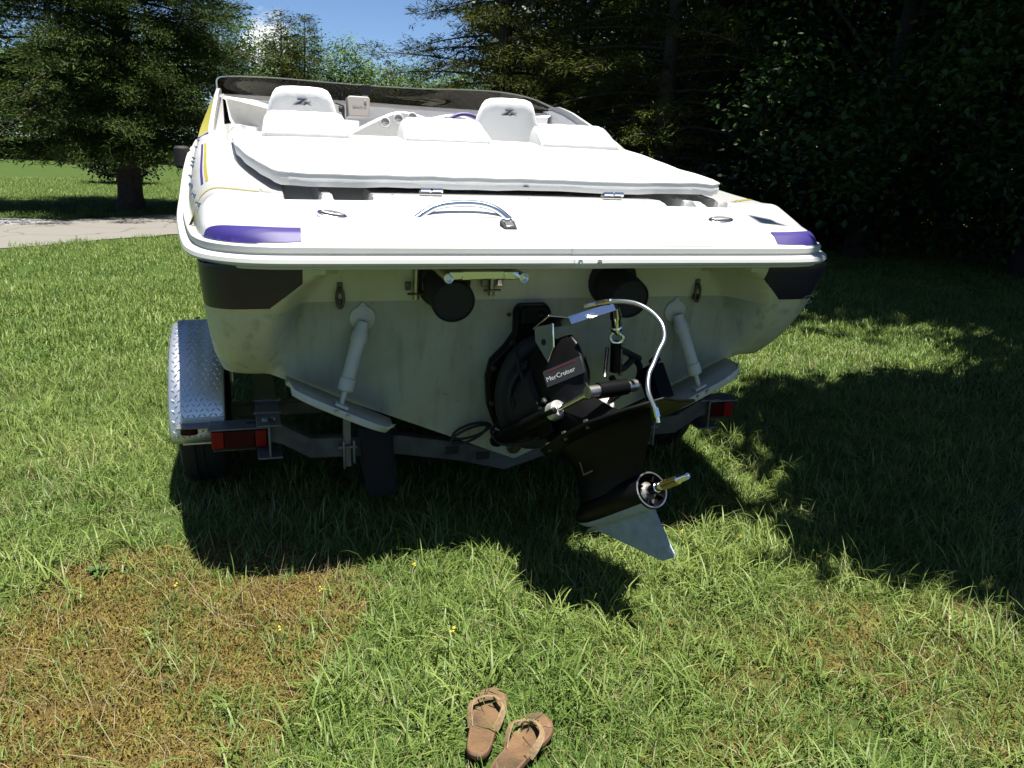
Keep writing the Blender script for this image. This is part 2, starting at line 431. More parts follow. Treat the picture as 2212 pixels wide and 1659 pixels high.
# ---- deck
HY = [-.275, -.262, -.25, -.240, -.225, -.20, -.15, -.024, .05, .17, .27, .6, .83, 1.15, 1.5, 1.8, 2.1, 2.6, 3.2]
HZ = [1.204, 1.206, 1.214, 1.223, 1.237, 1.247, 1.254, 1.271, 1.293, 1.331, 1.330, 1.352, 1.370, 1.398, 1.446, 1.502, 1.55, 1.585, 1.62]
def deckz(x, y, wd=None):
    x_r = xr(y) - .012; ax = abs(x); d = np.clip((x_r - ax), 0, None)
    w_ = .10 if wd is None else wd
    f = np.sqrt(1 - (1 - np.clip(d / w_, 0, 1)) ** 2)
    zr = RAILZ(y) + .034
    cam_ = .03 * (1 - np.clip(ax / 1.2, 0, 1) ** 2) * np.interp(y, [-.25, .3], [0, .3])
    return zr + np.maximum(np.interp(y, HY, HZ) + cam_ - zr, .002) * f
def scoop(x, y):
    """two foot wells each side under the pad's aft edge"""
    ax = abs(x); dep = 0
    for c, w_ in ((.830, .056), (.655, .062)):
        e = sstep(w_ + .012, w_ - .006, abs(ax - c)) * sstep(.115, .165, y) * sstep(.52, .40, y)
        dep = max(dep, e)
    return dep * .085
ys = np.r_[np.linspace(-.262, -.2, 24)[:-1], np.linspace(-.2, .14, 30)[:-1], np.linspace(.14, .45, 26)[:-1], np.linspace(.45, 1.82, 26)]
us = np.r_[np.linspace(0, .40, 7)[:-1], np.linspace(.40, .80, 64)[:-1], np.linspace(.80, 1, 40)]
us = np.r_[-us[::-1][:-1], us]
def recess(x, y, z):
    return min(z, float(padtop(y)) - .058 + max(0, abs(x) - (float(padw(y)) - .012)) * 4) if .262 < y < 1.78 else z
padw = lambda y: np.interp(y, [.262, .285, .34, .83, 1.3, 1.76], [.86, .893, .915, 1.0, 1.07, 1.10])
padtop = lambda y: np.interp(y, [.26, .32, .83, 1.3, 1.80], [1.416, 1.420, 1.457, 1.503, 1.555])
D = np.array([[(u * (xr(y) - .012), y, recess(u * (xr(y) - .012), y, deckz(u * (xr(y) - .012), y)) - scoop(u * xr(y), y)) for u in us] for y in ys])
dk = G(); dk.grid(D)
# side decks beside the cockpit and the foredeck ahead of the windshield
for s_ in (-1, 1):
    rows = []
    for y in np.linspace(1.82, 4.4, 18):
        xx = np.r_[np.linspace(xr(y) - .012, xr(y) - .12, 10), xr(y) - .17]
        rows.append([(s_ * x, y, deckz(x, y)) for x in xx] + [(s_ * (xr(y) - .18), y, 1.2), (s_ * (xr(y) - .19), y, .8)])
    dk.grid(rows)
dk.build('deck', 'gel', boat, smooth=42)
# cockpit tub
tb = G()
tb.box((0, 3.0, .78), (2.2, 2.9, .04)); tb.box((0, 1.86, 1.14), (2.2, .06, .72))
tb.build('cockpit_floor', 'liner', boat, bevel=.01)

# purple corner panels, a painted film lying on the deck corners
inr = np.c_[railpath(-.004)[:, :2]]
_k = np.argmax(inr[:, 0] >= .846); inr = inr[_k:]; _sl = np.r_[0, np.cumsum(np.linalg.norm(np.diff(inr, axis=0), axis=1))]
for s_ in (-1, 1):
    rows = []
    for q in np.linspace(0, 1, 40):
        sq = .40 * q; p = np.array([np.interp(sq, _sl, inr[:, 0]), np.interp(sq, _sl, inr[:, 1])])
        if q == 0: p[0] = .846
        p2 = np.array([np.interp(sq + .01, _sl, inr[:, 0]), np.interp(sq + .01, _sl, inr[:, 1])]); t_ = (p2 - p) / np.linalg.norm(p2 - p); nv = np.array([-t_[1], t_[0]])
        w_ = .056 * (1 - q ** 2.2) ** .8 + .002
        rows.append([(s_ * c[0], c[1], float(deckz(c[0], c[1])) + .0035) for c in (p + nv * w_ * e_ for e_ in np.linspace(0, 1, 14))])
    G().grid(rows).build('corner_panel', 'purple', boat, smooth=60)

# pinstripes on the quarters
def deckline(name, pts, w, m_, lift=.0018):
    p = spline(pts, 8); d = np.gradient(p, axis=0); d /= np.linalg.norm(d, axis=1)[:, None]
    a = p + np.c_[-d[:, 1], d[:, 0]] * w / 2; b_ = p - np.c_[-d[:, 1], d[:, 0]] * w / 2
    f = lambda q: [(x, y, float(deckz(x, y)) + lift) for x, y in q]
    G().grid([f(a), f(b_)]).build(name, m_, boat, smooth=60)
for s_ in (-1, 1):
    deckline('yellow_stripe', [(s_ * 1.205, .30), (s_ * 1.17, .365), (s_ * 1.10, .36), (s_ * 1.0, .29), (s_ * .93, .22)], .026, 'yellow')
    deckline('yellow_stripe', [(s_ * 1.165, .62), (s_ * 1.20, 1.1), (s_ * 1.235, 1.75)], .012, 'yellow')
    deckline('purple_stripe', [(s_ * 1.182, .60), (s_ * 1.217, 1.1), (s_ * 1.25, 1.75)], .010, 'purple')

g = G(); g.lathe([(0, 0), (0, .030), (.012, .042), (.105, .042), (.118, .03), (.118, 0)], (-1.378, 2.05, 1.352), (0, 0, 1), 20); g.box((-1.345, 2.05, 1.44), (.05, .02, .02)); g.build('side_bumper', 'rubber', boat)
# ---- sun pad
padw = lambda y: np.interp(y, [.262, .285, .34, .83, 1.3, 1.76], [.86, .893, .915, 1.0, 1.07, 1.10])
padtop = lambda y: np.interp(y, [.26, .32, .83, 1.3, 1.80], [1.416, 1.420, 1.457, 1.503, 1.555])
sp = G(); rows = []
ysp = np.r_[.262, .264, .272, .285, .30, np.linspace(.34, 1.74, 26), 1.755, 1.765]
uu = np.r_[0, .1, .2, .3, .4, .5, .6, .7, .8, .88, .93, .96, .98, .993, 1]; uu = np.r_[-uu[::-1][:-1], uu]
for y in ysp:
    row = []
    for u in uu:
        x = u * padw(y); d = min((1 - abs(u)) * padw(y), y - .262, 1.765 - y); d = max(d, 0)
        rnd = .016 * (1 - math.sqrt(max(0, 1 - (1 - min(d / .028, 1)) ** 2)))
        puff = .012 * (1 - abs(u) ** 3) * sstep(.26, .5, y) + .0015 * math.sin(x * 34 + y * 3) * sstep(.6, .30, y) + .0022 * math.sin(x * 7.1 + y * 9) * math.sin(y * 5 + 1)
        row.append((x, y, padtop(y) - rnd + puff))
    rows.append(row)
sp.grid(rows)
edge = [rows[0][i] for i in range(len(uu))] + [r_[-1] for r_ in rows[1:]] + rows[-1][::-1][1:] + [r_[0] for r_ in rows[1:-1]][::-1]
wob = [.003 * math.sin(i * .9) for i in range(len(edge))]
low = [(x * .999, y + .002 * (y < .3), z - .043 + w_) for (x, y, z), w_ in zip(edge, wob)]
sp.grid([edge, [(a[0] * .6 + b_[0] * .4 + .004 * np.sign(a[0]), a[1] - .004 * (a[1] < .3), a[2] * .5 + b_[2] * .5) for a, b_ in zip(edge, low)], low], close_v=True)
sp.f.append(tuple(range(len(sp.v) - len(low), len(sp.v)))); sp.m.append(0)
pad = sp.build('sun_pad', 'vinyl', boat, smooth=50, merge=.0005)
pp = G(); pp.tube([(x * 1.002, y - .001, z + .003 + w_ * .4) for (x, y, z), w_ in zip(edge, wob)] + [edge[0]], .0045, 6, caps=False)
pp.build('piping', 'vinyl', pad)
for x in (-.72, -.60, -.50, -.30, -.05, .02, .14, .30, .62, .74):
    g = G(); g.tube([(x, .285, padtop(.285) + .004), (x + .002, .32, padtop(.32) + .0045), (x + .004, .35, padtop(.35) + .003)], .0013, 5)
    g.build('seam', 'vinyl_grey', pad)
c_ = G(); c_.tube(spline([(-.35, 1.45, 1.527), (-.1, 1.2, 1.499), (.16, .95, 1.474), (.28, .72, 1.450)], 8), .0016, 5)
c_.build('seam', 'vinyl', pad)
lg = G(); lg.prism([(-.014, 0), (.014, 0), (.008, .006), (0, .008), (-.008, .006)], (.03, .2555, 1.372), (1, 0, 0), (0, 0, 1), (0, -1, 0), .0015)
lg.build('maker_tag', 'emblem', pad)

# ---- head rest pads on the front of the sun pad
def pillow(x0, x1, y0, z0):
    """wedge cushion: low rounded front face, sloped top, tapering sides"""
    g = G(); rows = []; n = 22
    xs = np.linspace(0, 1, n)
    prof = [(0.0, .0), (-.006, .012), (-.006, .026), (.004, .038), (.03, .052), (.09, .082), (.15, .106), (.19, .116), (.225, .112), (.24, .095), (.245, .05), (.24, 0)]
    w_ = x1 - x0; xc = (x0 + x1) / 2
    for q in xs:
        e = 1 - (abs(q - .5) * 2) ** 12 * .30
        row = []
        for k, (dy, dz) in enumerate(prof):
            tp = 1 - .07 * (dz / .116) ** 1.5
            row.append((xc + (q - .5) * w_ * tp, y0 + dy * (1 if dy < 0 else 1), z0 + dy * .105 + dz * e + .0015 * math.sin(q * 23)))
        rows.append(row)
    g.grid(rows)
    k = len(prof)
    g.f.append(tuple(range(k))); g.m.append(0)
    g.f.append(tuple(range((n - 1) * k, n * k))[::-1]); g.m.append(0)
    o = g.build('headrest_pad', 'vinyl', boat, smooth=50, bevel=.022, seg=4)
    for q in (.045, .955):
        t_ = G(); t_.tube([(xc + (q - .5) * w_ * (1 - .07 * (dz / .116) ** 1.5), y0 + dy - .002, z0 + dy * .105 + dz * (1 - (abs(q - .5) * 2) ** 12 * .30) + .002) for dy, dz in prof[1:9]], .0022, 5)
        t_.build('seam', 'vinyl_grey', o)
    return o
pillow(-.955, -.510, 1.555, 1.532)
pillow(-.245, .240, 1.545, 1.531)
pillow(.515, .985, 1.545, 1.530)

# ---- bucket seats with the stitched emblem
ZG = [[(-.59, .34), (.56, .34), (.30, .20), (-.22, -.20), (.12, -.17), (.05, -.28), (-.35, -.28), (-1.02, -.36), (.05, .22), (-.5, .20)],
      [(.28, .03), (.52, .03), (.34, -.11), (.95, .02), (1.0, .06), (.62, -.14), (1.02, -.36), (.46, -.19), (.22, -.35), (.05, -.35), (.28, -.1), (.12, -.1)]]
def bucket(xc):
    g = G(); y0 = 2.78; rows = []
    zz = [1.05, 1.30, 1.50, 1.60, 1.70, 1.77, 1.815, 1.84, 1.853, 1.858]
    hw = [.265, .262, .255, .242, .222, .20, .180, .160, .125, .06]
    for z, w_ in zip(zz, hw):
        yy = y0 - (z - 1.76) * .26
        d = .055 * min(1, (1.862 - z) / .035) ** .5
        a = np.linspace(0, 2 * np.pi, 28, endpoint=False)
        rows.append([(xc + w_ * np.sign(math.cos(t)) * abs(math.cos(t)) ** .45, yy + .045 + d * np.sign(math.sin(t)) * abs(math.sin(t)) ** .6, z) for t in a])
    g.grid(rows, close_v=True)
    g.f.append(tuple(range(len(g.v) - 28, len(g.v)))); g.m.append(0)
    g.box((xc, y0 + .30, 1.12), (.48, .52, .14)); g.box((xc, y0 + .28, .93), (.30, .34, .26))
    o = g.build('bucket_seat', 'seat', boat, smooth=50)
    e = G(); s_ = .057
    for gl in ZG: e.prism([(p[0] * s_, p[1] * s_) for p in gl], (xc + .0, y0 - .0135, 1.762), (1, 0, 0), (0, -.26, 1), (0, -1, 0), .003)
    e.build('seat_emblem', 'emblem', o, smooth=0)
bucket(-.700); bucket(.682)
# side cushions along the port coaming
for yc, w_ in ((2.15, .16), (2.62, .17)):
    g = G(); a = np.linspace(0, np.pi, 12)
    g.grid([[(-1.04 - .005 * k, yc + .0 - w_ * math.cos(t), 1.42 + .15 * math.sin(t) ** .7) for t in a] for k in (0,)] + [[(-.86, yc - w_ * math.cos(t), 1.40 + .15 * math.sin(t) ** .7) for t in a]])
    g.grid([[(-1.045, yc - w_ * math.cos(t), 1.42 + .15 * math.sin(t) ** .7) for t in a], [(-1.045, yc - w_ * math.cos(t), 1.2) for t in a]])
    g.grid([[(-.86, yc - w_ * math.cos(t), 1.40 + .15 * math.sin(t) ** .7) for t in a], [(-.86, yc - w_ * math.cos(t), 1.2) for t in a]])
    g.build('side_cushion', 'vinyl', boat, smooth=50, merge=.001)

# ---- wind deflector fins, windshield and dash
WT = np.array([(-1.235, 3.30, 1.845), (-1.237, 3.46, 1.918), (-1.19, 3.9, 1.968), (-1.04, 4.25, 2.002), (-.78, 4.52, 2.022), (-.40, 4.68, 2.024), (0, 4.73, 2.020), (.40, 4.66, 2.016), (.72, 4.40, 2.010), (.935, 4.05, 1.986), (1.12, 3.75, 1.935), (1.225, 3.36, 1.838)])
WB = np.array([(-1.245, 3.30, 1.805), (-1.247, 3.50, 1.822), (-1.21, 3.98, 1.842), (-1.06, 4.36, 1.862), (-.80, 4.64, 1.876), (-.41, 4.81, 1.884), (0, 4.86, 1.880), (.41, 4.79, 1.868), (.74, 4.52, 1.850), (.955, 4.16, 1.828), (1.14, 3.82, 1.812), (1.235, 3.40, 1.800)])
wt_, wb_ = spline(WT, 6), spline(WB, 6)
ws = G(); md = (wt_ + wb_) / 2; nrm = md - np.array([0, 3.0, md[0][2]]); nrm[:, 2] = 0; nrm /= np.linalg.norm(nrm, axis=1)[:, None]
rows = [wb_ + (wt_ - wb_) * t + nrm * .02 * 4 * t * (1 - t) for t in np.linspace(0, 1, 7)]
ws.grid(rows); ws.grid([r_ + nrm * .005 for r_ in rows])
wind = ws.build('windshield', 'tint', boat, smooth=60, fix=False)
e = G(); e.tube(wt_ + nrm * .0025, .006, 6); e.build('top_edge', mat('smoked_edge', (.10, .11, .09), .15), wind)
g = G(); g.tube(wb_ - nrm * .006, .007, 6); g.build('base_trim', 'gel', wind)
cl = G(); cl.box((-.065, 4.735, 1.985), (.075, .02, .09), None); cl.box((-.065, 4.72, 2.02), (.075, .06, .012)); cl.build('centre_clip', 'rubber', wind, bevel=.004)
cl = G(); cl.box((-.075, 4.74, 1.905), (.05, .03, .07)); cl.build('clip_bracket', 'gps', wind, bevel=.004)
fd = G(); rows = []
for t in np.linspace(0, 1, 12):
    tgt = np.c_[wb_[:, 0] * .12, np.full(len(wb_), 6.62), np.full(len(wb_), 1.60)]
    p = (wb_ + nrm * .02) * (1 - t) + tgt * t; p[:, 2] += .05 * math.sin(t * math.pi) - .01; rows.append(p)
fd.grid(rows); fd.grid([rows[0], rows[0] - [0, 0, .5]])
fd.build('foredeck', 'gel', boat, smooth=60)
ds = G()
dl = wb_ - nrm * .01; 
ds.grid([wb_ + nrm * .02 + [0, 0, -.004], dl + [0, 0, .0], dl - nrm * .05 + [0, 0, -.03], dl - nrm * .07 + [0, 0, -.16], dl - nrm * .16 + [0, 0, -.34], dl - nrm * .18 + [0, 0, -.9]])
dash = ds.build('dashboard', 'liner', boat, smooth=40)
# padded hump with gauges ahead of the helm
hm = G(); rows = []
cpath = spline([(-.40, 3.75, 1.55), (-.24, 3.78, 1.64), (-.05, 3.8, 1.735), (.09, 3.8, 1.785), (.22, 3.8, 1.77), (.33, 3.8, 1.745), (.45, 3.8, 1.772), (.55, 3.8, 1.782), (.68, 3.8, 1.75), (.80, 3.8, 1.66), (.95, 3.8, 1.55)], 4)
hm.grid([cpath + [0, .45, -.02], cpath + [0, .12, .0], cpath + [0, .02, -.004], cpath + [0, 0, -.018], cpath + [0, .06, -.30]])
hump = hm.build('instrument_hood', 'vinyl', boat, smooth=40)
for gx, gz in ((-.03, 1.692), (.075, 1.722), (.185, 1.738), (.36, 1.712), (.46, 1.72)):
    g = G(); o_ = (gx, 3.803, gz)
    g.lathe([(0, .040), (.012, .040), (.014, .034), (.006, .031)], o_, (0, -1, .1), 20)
    ga = g.build('gauge', 'gel', boat)
    g = G(); g.lathe([(.005, .032), (.0055, 0)], o_, (0, -1, .1), 20); g.build('gauge_face', 'gauge', ga)
    g = G(); g.box((gx + .008, 3.794, gz + .006), (.022, .002, .003)); g.build('needle', 'emblem', ga)
sw = G(); a = np.linspace(0, 2 * np.pi, 41); cW = np.array([.555, 3.50, 1.600]); uW = np.array([1, 0, 0]); wW = np.array([0, .34, .94])
sw.tube([cW + .185 * (math.cos(t) * uW + math.sin(t) * wW) for t in a], .016, 8, caps=False)
wheel = sw.build('steering_wheel', 'purple', boat)
g = G()
for t in (R(50), R(130), R(270)): g.tube([cW, cW + .18 * (math.cos(t) * uW + math.sin(t) * wW)], .010, 6)
g.lathe([(0, .045), (.03, .04), (.035, 0)], cW, (0, -.94, .34), 16); g.tube([cW, cW + np.array([0, .3, -.1])], .02, 8); g.build('wheel_spoke', 'vinyl_grey', wheel)
for s_ in (-1, 1):
    bt = []; n = 15
    yy = np.linspace(2.06, 3.50, n)
    zt = np.interp(yy, [2.06, 2.2, 3.0, 3.28, 3.5], [1.552, 1.60, 1.798, 1.848, 1.85]); zl = np.interp(yy, [2.06, 3.5], [1.50, 1.56])
    xx = np.interp(yy, [2.06, 3.5], [1.232, 1.236])
    g = G()
    tq = np.linspace(0, 1, n)[:, None]; yo = .055 * (1 - np.clip(tq[:, 0] / .66, 0, 1)) ** .8
    I_ = np.c_[s_ * (xx - .018), yy, zt]; W_ = np.c_[s_ * (xx + .004), yy, zt]; O_ = np.c_[s_ * (xx + .004 + yo), yy + .01, zt - .004 - yo * .5]
    g.grid([I_, W_]); g.grid([W_, O_], mi=1); g.grid([O_, np.c_[s_ * (xx + .012), yy * 0 + 3.52, zl * 0 + 1.58]], mi=1)
    g.grid([O_, np.c_[s_ * (xx + .004 + yo), yy + .01, zl - .03]], mi=1)
    g.grid([I_, np.c_[s_ * (xx - .03), yy, zl - .02]])
    g.grid([[I_[0], W_[0], O_[0]], [I_[0] + [0, -.01, -.07], W_[0] + [0, -.01, -.07], O_[0] + [0, -.01, -.05]]])
    g.grid([[W_[0] + [0, -.006, -.004], O_[0] + [0, -.006, -.004]], [W_[0] + [0, -.012, -.03], O_[0] + [0, -.012, -.03]]], mi=2)
    fin = g.build('side_fin', ['gel', 'yellow', 'purple'], boat, smooth=30)
    w_ = G(); w_.grid([[(s_ * (xr(y) - .18), y, 1.30) for y in np.linspace(1.82, 3.9, 9)], [(s_ * (1.205), y, np.interp(y, [1.8, 3.9], [1.5, 1.60])) for y in np.linspace(1.82, 3.9, 9)], [(s_ * 1.205, y, np.interp(y, [1.8, 2.06, 3.3, 3.9], [1.5, 1.53, 1.82, 1.83])) for y in np.linspace(1.82, 3.9, 9)]])
    w_.build('cockpit_side', 'liner', boat)

# ---- covered chart plotter on the dash
gp = G(); cg = np.array([-.285, 3.30, 1.775])
fr = [(-.078, -.07), (.078, -.066), (.082, .06), (.070, .074), (-.066, .074), (-.080, .062)]
gp.prism(fr, cg + [0, 0, 0], (1, .10, 0), (0, .12, 1), (-.1, 1, -.12), .085)
gps = gp.build('chart_plotter', 'gps', boat, bevel=.010, seg=3)
g = G(); g.lathe([(0, .011), (.003, .011), (.004, .009), (.004, 0)], cg + [.047, .004, .042], (.1, -1, .12), 14); g.build('cover_button', 'gps', gps)
link('lettering', text_mesh('GARMIN', .026, cg + np.array([-.045, -.0075, -.004]), (1, .10, 0), (0, .12, 1), .001), 'letter', gps, 0)
g = G(); g.box(cg + [-.11, .03, -.05], (.02, .06, .09)); g.tube([cg + [-.10, .03, .0], cg + [-.16, .05, .02]], .006); g.lathe([(0, .022), (.02, .022), (.02, 0)], cg + [-.12, .02, -.02], (-1, 0, 0), 12)
g.build('plotter_mount', 'rubber', gps, bevel=.004)

# ---- deck hardware
def dk3(x, y, l=0): return np.array((x, y, float(deckz(x, y)) + l))
for s_ in (-1, 1):
    c0 = dk3(s_ * .736, -.024, .002); ud = np.array([.95, -.05, .31 * .0]); ud = np.array([.93, -.36 * s_ * 0 - .12, -.04]); ud /= np.linalg.norm(ud)
    nd = np.array([-.12 * s_, -.42, 1]); nd /= np.linalg.norm(nd); ud = ud - nd * (ud @ nd); ud /= np.linalg.norm(ud); wd = np.cross(nd, ud)
    oval = [(.050 * np.sign(math.cos(t)) * abs(math.cos(t)), .026 * math.sin(t)) for t in np.linspace(0, 2 * np.pi, 24, endpoint=False)]
    g = G(); g.prism(oval, c0 - nd * .004, ud, wd, nd, .012); cleat = g.build('pull_up_cleat', 'chrome', boat, bevel=.002)
    g = G(); g.prism([(p[0] * .8, p[1] * .42) for p in oval], c0 + nd * .008, ud, wd, nd, .006); g.build('cleat_bar', 'steel', cleat, bevel=.002)
    for q in (-.034, .034):
        g = G(); g.lathe([(0, .005), (.002, .004), (.002, 0)], c0 + ud * q + nd * .009, nd, 10); g.build('screw', 'dull', cleat)
for xc in (-.362, .362):
    for q in (-.022, .022):
        g = G(); g.tube([(xc + q - .019, .165, 1.357), (xc + q + .019, .165, 1.357)], [.009, .011, .011, .009], 10)
        hg = g.build('hatch_hinge', 'chrome', boat)
    g = G(); g.box((xc, .178, 1.350), (.085, .03, .006)); g.build('hinge_leaf', 'steel', boat, bevel=.002)
# grab handle: an arched stainless tube
hp_ = spline([(-.452, -.02, 1.268), (-.415, .000, 1.290), (-.365, .014, 1.311), (-.29, .022, 1.320), (-.21, .020, 1.318), (-.155, .004, 1.301), (-.113, -.02, 1.268)], 8)
g = G(); g.tube(hp_, .0125, 12); g.build('grab_handle', 'chrome', boat, smooth=60)
g = G(); g.tube([dk3(-.40, -.02, .002), dk3(-.28, -.02, .002), dk3(-.16, -.02, .002)], .002, 6); g.build('handle_seam', 'vinyl_grey', boat)
c0 = dk3(-.157, -.155, .002); nd = np.array([0, -.42, 1]); nd /= np.linalg.norm(nd); fd = np.cross(nd, (1, 0, 0))
g = G(); g.prism([(-.022, -.03), (.022, -.03), (.026, .024), (.018, .038), (0, .034), (-.018, .038), (-.026, .024)], c0 - nd * .012, (1, 0, 0), fd, nd, .022)
soc = g.build('light_socket', 'rubber', boat, bevel=.002)
g = G(); g.box(c0 + nd * .011 - fd * .004, (.030, .034, .006), [(1, 0, 0), fd, nd]); g.build('socket_cap', 'steel', soc, bevel=.002)
for q in (-.013, .013):
    g = G(); g.lathe([(0, .0075), (.004, .006), (.004, 0)], c0 + nd * .010 + fd * .026 + np.array([q, 0, 0]), nd, 10); g.build('screw', 'chrome', soc)
def stud(p, nd, r=.0065, h=.008):
    g = G(); g.lathe([(0, r), (h * .3, r), (h * .5, r * .6), (h, r * .75), (h * 1.1, 0)], p, nd, 8); g.build('snap_stud', 'chrome', boat)
for x, y in ((-.508, .155), (-.258, .14), (.006, .14), (.261, .14), (.487, .14), (-.963, .24), (.963, .24)): stud(dk3(x, y), (0, -.3, 1))
for y in (.22, .52, .80, .86, 1.12, 1.36, 1.44, 1.52, 1.75, 1.92):
    for s_ in (-1, 1):
        x = xr(y) - .034; stud(dk3(s_ * x, y), (s_ * .8, 0, .6), .008, .016)

# ---- transom gear
def tp(x, z, l=0): return np.array((x, float(yt(z)) - l, z))
for s_ in (-1, 1):
    g = G(); ax_ = np.array([.0, -.97, -.22])
    g.lathe([(0, .078), (.02, .080), (.10, .079), (.195, .077), (.20, .074), (.19, .070), (.185, 0)], tp(s_ * .335, 1.035) + [0, .02, 0], ax_, 28)
    g.lathe([(0, .100), (.012, .100), (.02, .085), (.02, .07)], tp(s_ * .335, 1.035) + [0, .005, 0], ax_, 28)
    ex = g.build('exhaust_tip', 'rubber', boat)
    g = G(); pt = tp(s_ * .71, 1.0, .008)
    g.box(tp(s_ * .71, 1.018, .004), (.020, .008, .04)); g.tube([pt + .024 * np.array([.5 * math.cos(t), -.25, 0]) + np.array([0, 0, .036 * math.sin(t) - .018]) for t in np.linspace(0, 2 * np.pi, 17)], .0055, 8, caps=False)
    g.box(tp(s_ * .71, .965, .006), (.022, .012, .02))
    g.build('stern_eye', 'dull', boat, bevel=.002)
    # trim tab: bent plate hinged on the bottom edge of the transom
    h0, h1 = np.array([s_ * .905, .10, .692]), np.array([s_ * .525, .125, .497])
    e = (h1 - h0) / np.linalg.norm(h1 - h0); out = np.array([0, -1., .02]); out /= np.linalg.norm(out)
    nn = np.cross(e, out) * s_; nn /= np.linalg.norm(nn); nn = nn if nn[2] > 0 else -nn
    L = np.linalg.norm(h1 - h0); prof = []
    g = G(); rows = []
    for q in np.linspace(0, 1, 15):
        c = h0 + e * L * q
        lip = .038 * (sstep(.06, .0, q) + sstep(.94, 1., q))
        rows.append([c, c + out * .10 - nn * .004, c + out * (.165 - .05 * (abs(q - .5) * 2) ** 4) - nn * .004 + nn * lip * .4, c + out * (.175 - .06 * (abs(q - .5) * 2) ** 4) - nn * .026 + nn * lip])
    g.grid(rows); tab = g.build('trim_tab', 'tabpaint', boat, smooth=25)
    so_ = tab.modifiers.new('solid', 'SOLIDIFY'); so_.thickness = .005
    tp0 = tp(s_ * .63, .895, .03); bt0 = h0 + e * L * .48 + out * .135
    dv = (bt0 - tp0); ln = np.linalg.norm(dv); dv /= ln
    g = G(); g.lathe([(.0, 0), (.0, .022), (.03, .024), (.045, .030), (.07, .030), (.075, .026), (ln * .66, .025), (ln * .66 + .002, .029), (ln * .80, .029), (ln * .82, .020), (ln * .82, .010), (ln, .009), (ln, 0)], tp0, dv, 18)
    g.lathe([(0, .048), (.008, .047), (.014, .03), (.02, 0)], tp(s_ * .63, .905), (0, -1, -.16), 20)
    g.prism([(-.034, -.03), (.034, -.03), (.038, .02), (0, .062), (-.038, .02)], tp(s_ * .63, .905), (1, 0, 0), (0, -.16, 1), (0, -1, -.16), .007)
    g.box(bt0 + nn * .006, (.05, .04, .012), [e, out, nn])
    cyl = g.build('tab_cylinder', 'tabpaint', boat, bevel=.002)
    for q in (-.022, .022):
        b_ = G(); b_.lathe([(0, .008), (.006, .007), (.006, 0)], h0 + e * (L * .50 + q) + out * .172 - nn * .014, out, 8); b_.build('screw', 'steel', tab)
# folded swim ladder under the platform
lad = G(); lad.box((-.256, -.02, 1.104), (.30, .06, .016)); lad = lad.build('swim_ladder', 'chrome', boat, bevel=.004)
for x in (-.385, -.128):
    g = G(); g.tube([(x, .02, 1.098), (x, -.262, 1.098)], .0165, 14, caps=False); g.lathe([(0, .0165), (.003, .015), (-.02, .012), (-.02, 0)], (x, -.262, 1.098), (0, -1, 0), 14)
    g.box((x + (.03 if x < -.2 else -.03), -.19, 1.101), (.05, .07, .028)); g.build('ladder_rail', 'chrome', lad, bevel=.004, smooth=50)
g = G(); g.box((-.255, -.18, 1.1), (.215, .06, .034)); g.box((-.255, -.10, 1.1), (.215, .04, .03)); g.build('ladder_step', 'chrome', lad, bevel=.006)
for x, z0, z1 in ((-.44, 1.09, .975), (-.157, 1.06, .985)):
    g = G(); g.tube([tp(x, z0, .02), tp(x, z1, .02)], .012, 10); g.build('ladder_bracket', 'steel', lad)
    g = G(); g.tube([tp(x - .033, z1 + .022, .03), tp(x + .033, z1 + .022, .03)], .0045, 8); g.box(tp(x - .03, z1 + .05, .02), (.02, .012, .03)); g.box(tp(x + .03, z1 + .05, .02), (.02, .012, .03)); g.build('clamp_pin', 'dull', lad, bevel=.002)
g = G(); g.lathe([(0, .031), (.006, .031), (.010, .022), (.010, .015), (.02, .013), (.02, 0)], tp(-.005, .325), (0, -1, -.16), 16); g.build('drain_plug', 'dull', boat)
g = G(); g.lathe([(0, .009), (.006, .008), (.006, 0)], tp(-.075, .905), (0, -1, -.16), 10); g.build('transom_fitting', 'dull', boat)
# round brand mark on the starboard quarter
pc = np.array([1.09, 0, .985]); pc[1] = float(aft(1.09, .985)) - .0025
g = G(); uq, wq = np.array([.96, .24, 0]), np.array([0, -.45, .9]); nq = np.cross(uq, wq)
rg = [(.036 * math.cos(t), .022 * math.sin(t)) for t in np.linspace(.5, 5.9, 22)]
g.grid([[pc + uq * a_ + wq * b_ + nq * .003 for a_, b_ in rg], [pc + uq * a_ * .88 + wq * b_ * .86 + nq * .003 for a_, b_ in rg]])
for gl in ZG: g.prism([(p[0] * .017, p[1] * .013) for p in gl], pc + nq * .003, uq, wq, nq, .001)
g.build('quarter_emblem', 'letter', boat, smooth=0)
# ------------------------------------------------------------------ stern drive
H0 = np.array([.174, -.722, .5]); S_, T_ = R(15), R(35)
DA = np.array([math.sin(S_) * math.cos(T_), -math.cos(S_) * math.cos(T_), math.sin(T_)])
DR = np.array([math.cos(S_), math.sin(S_), 0.]); DN = np.array([math.sin(S_) * math.sin(T_), -math.cos(S_) * math.sin(T_), -math.cos(T_)])
def dl_(a, r, n): return H0 + DA * a + DR * r + DN * n
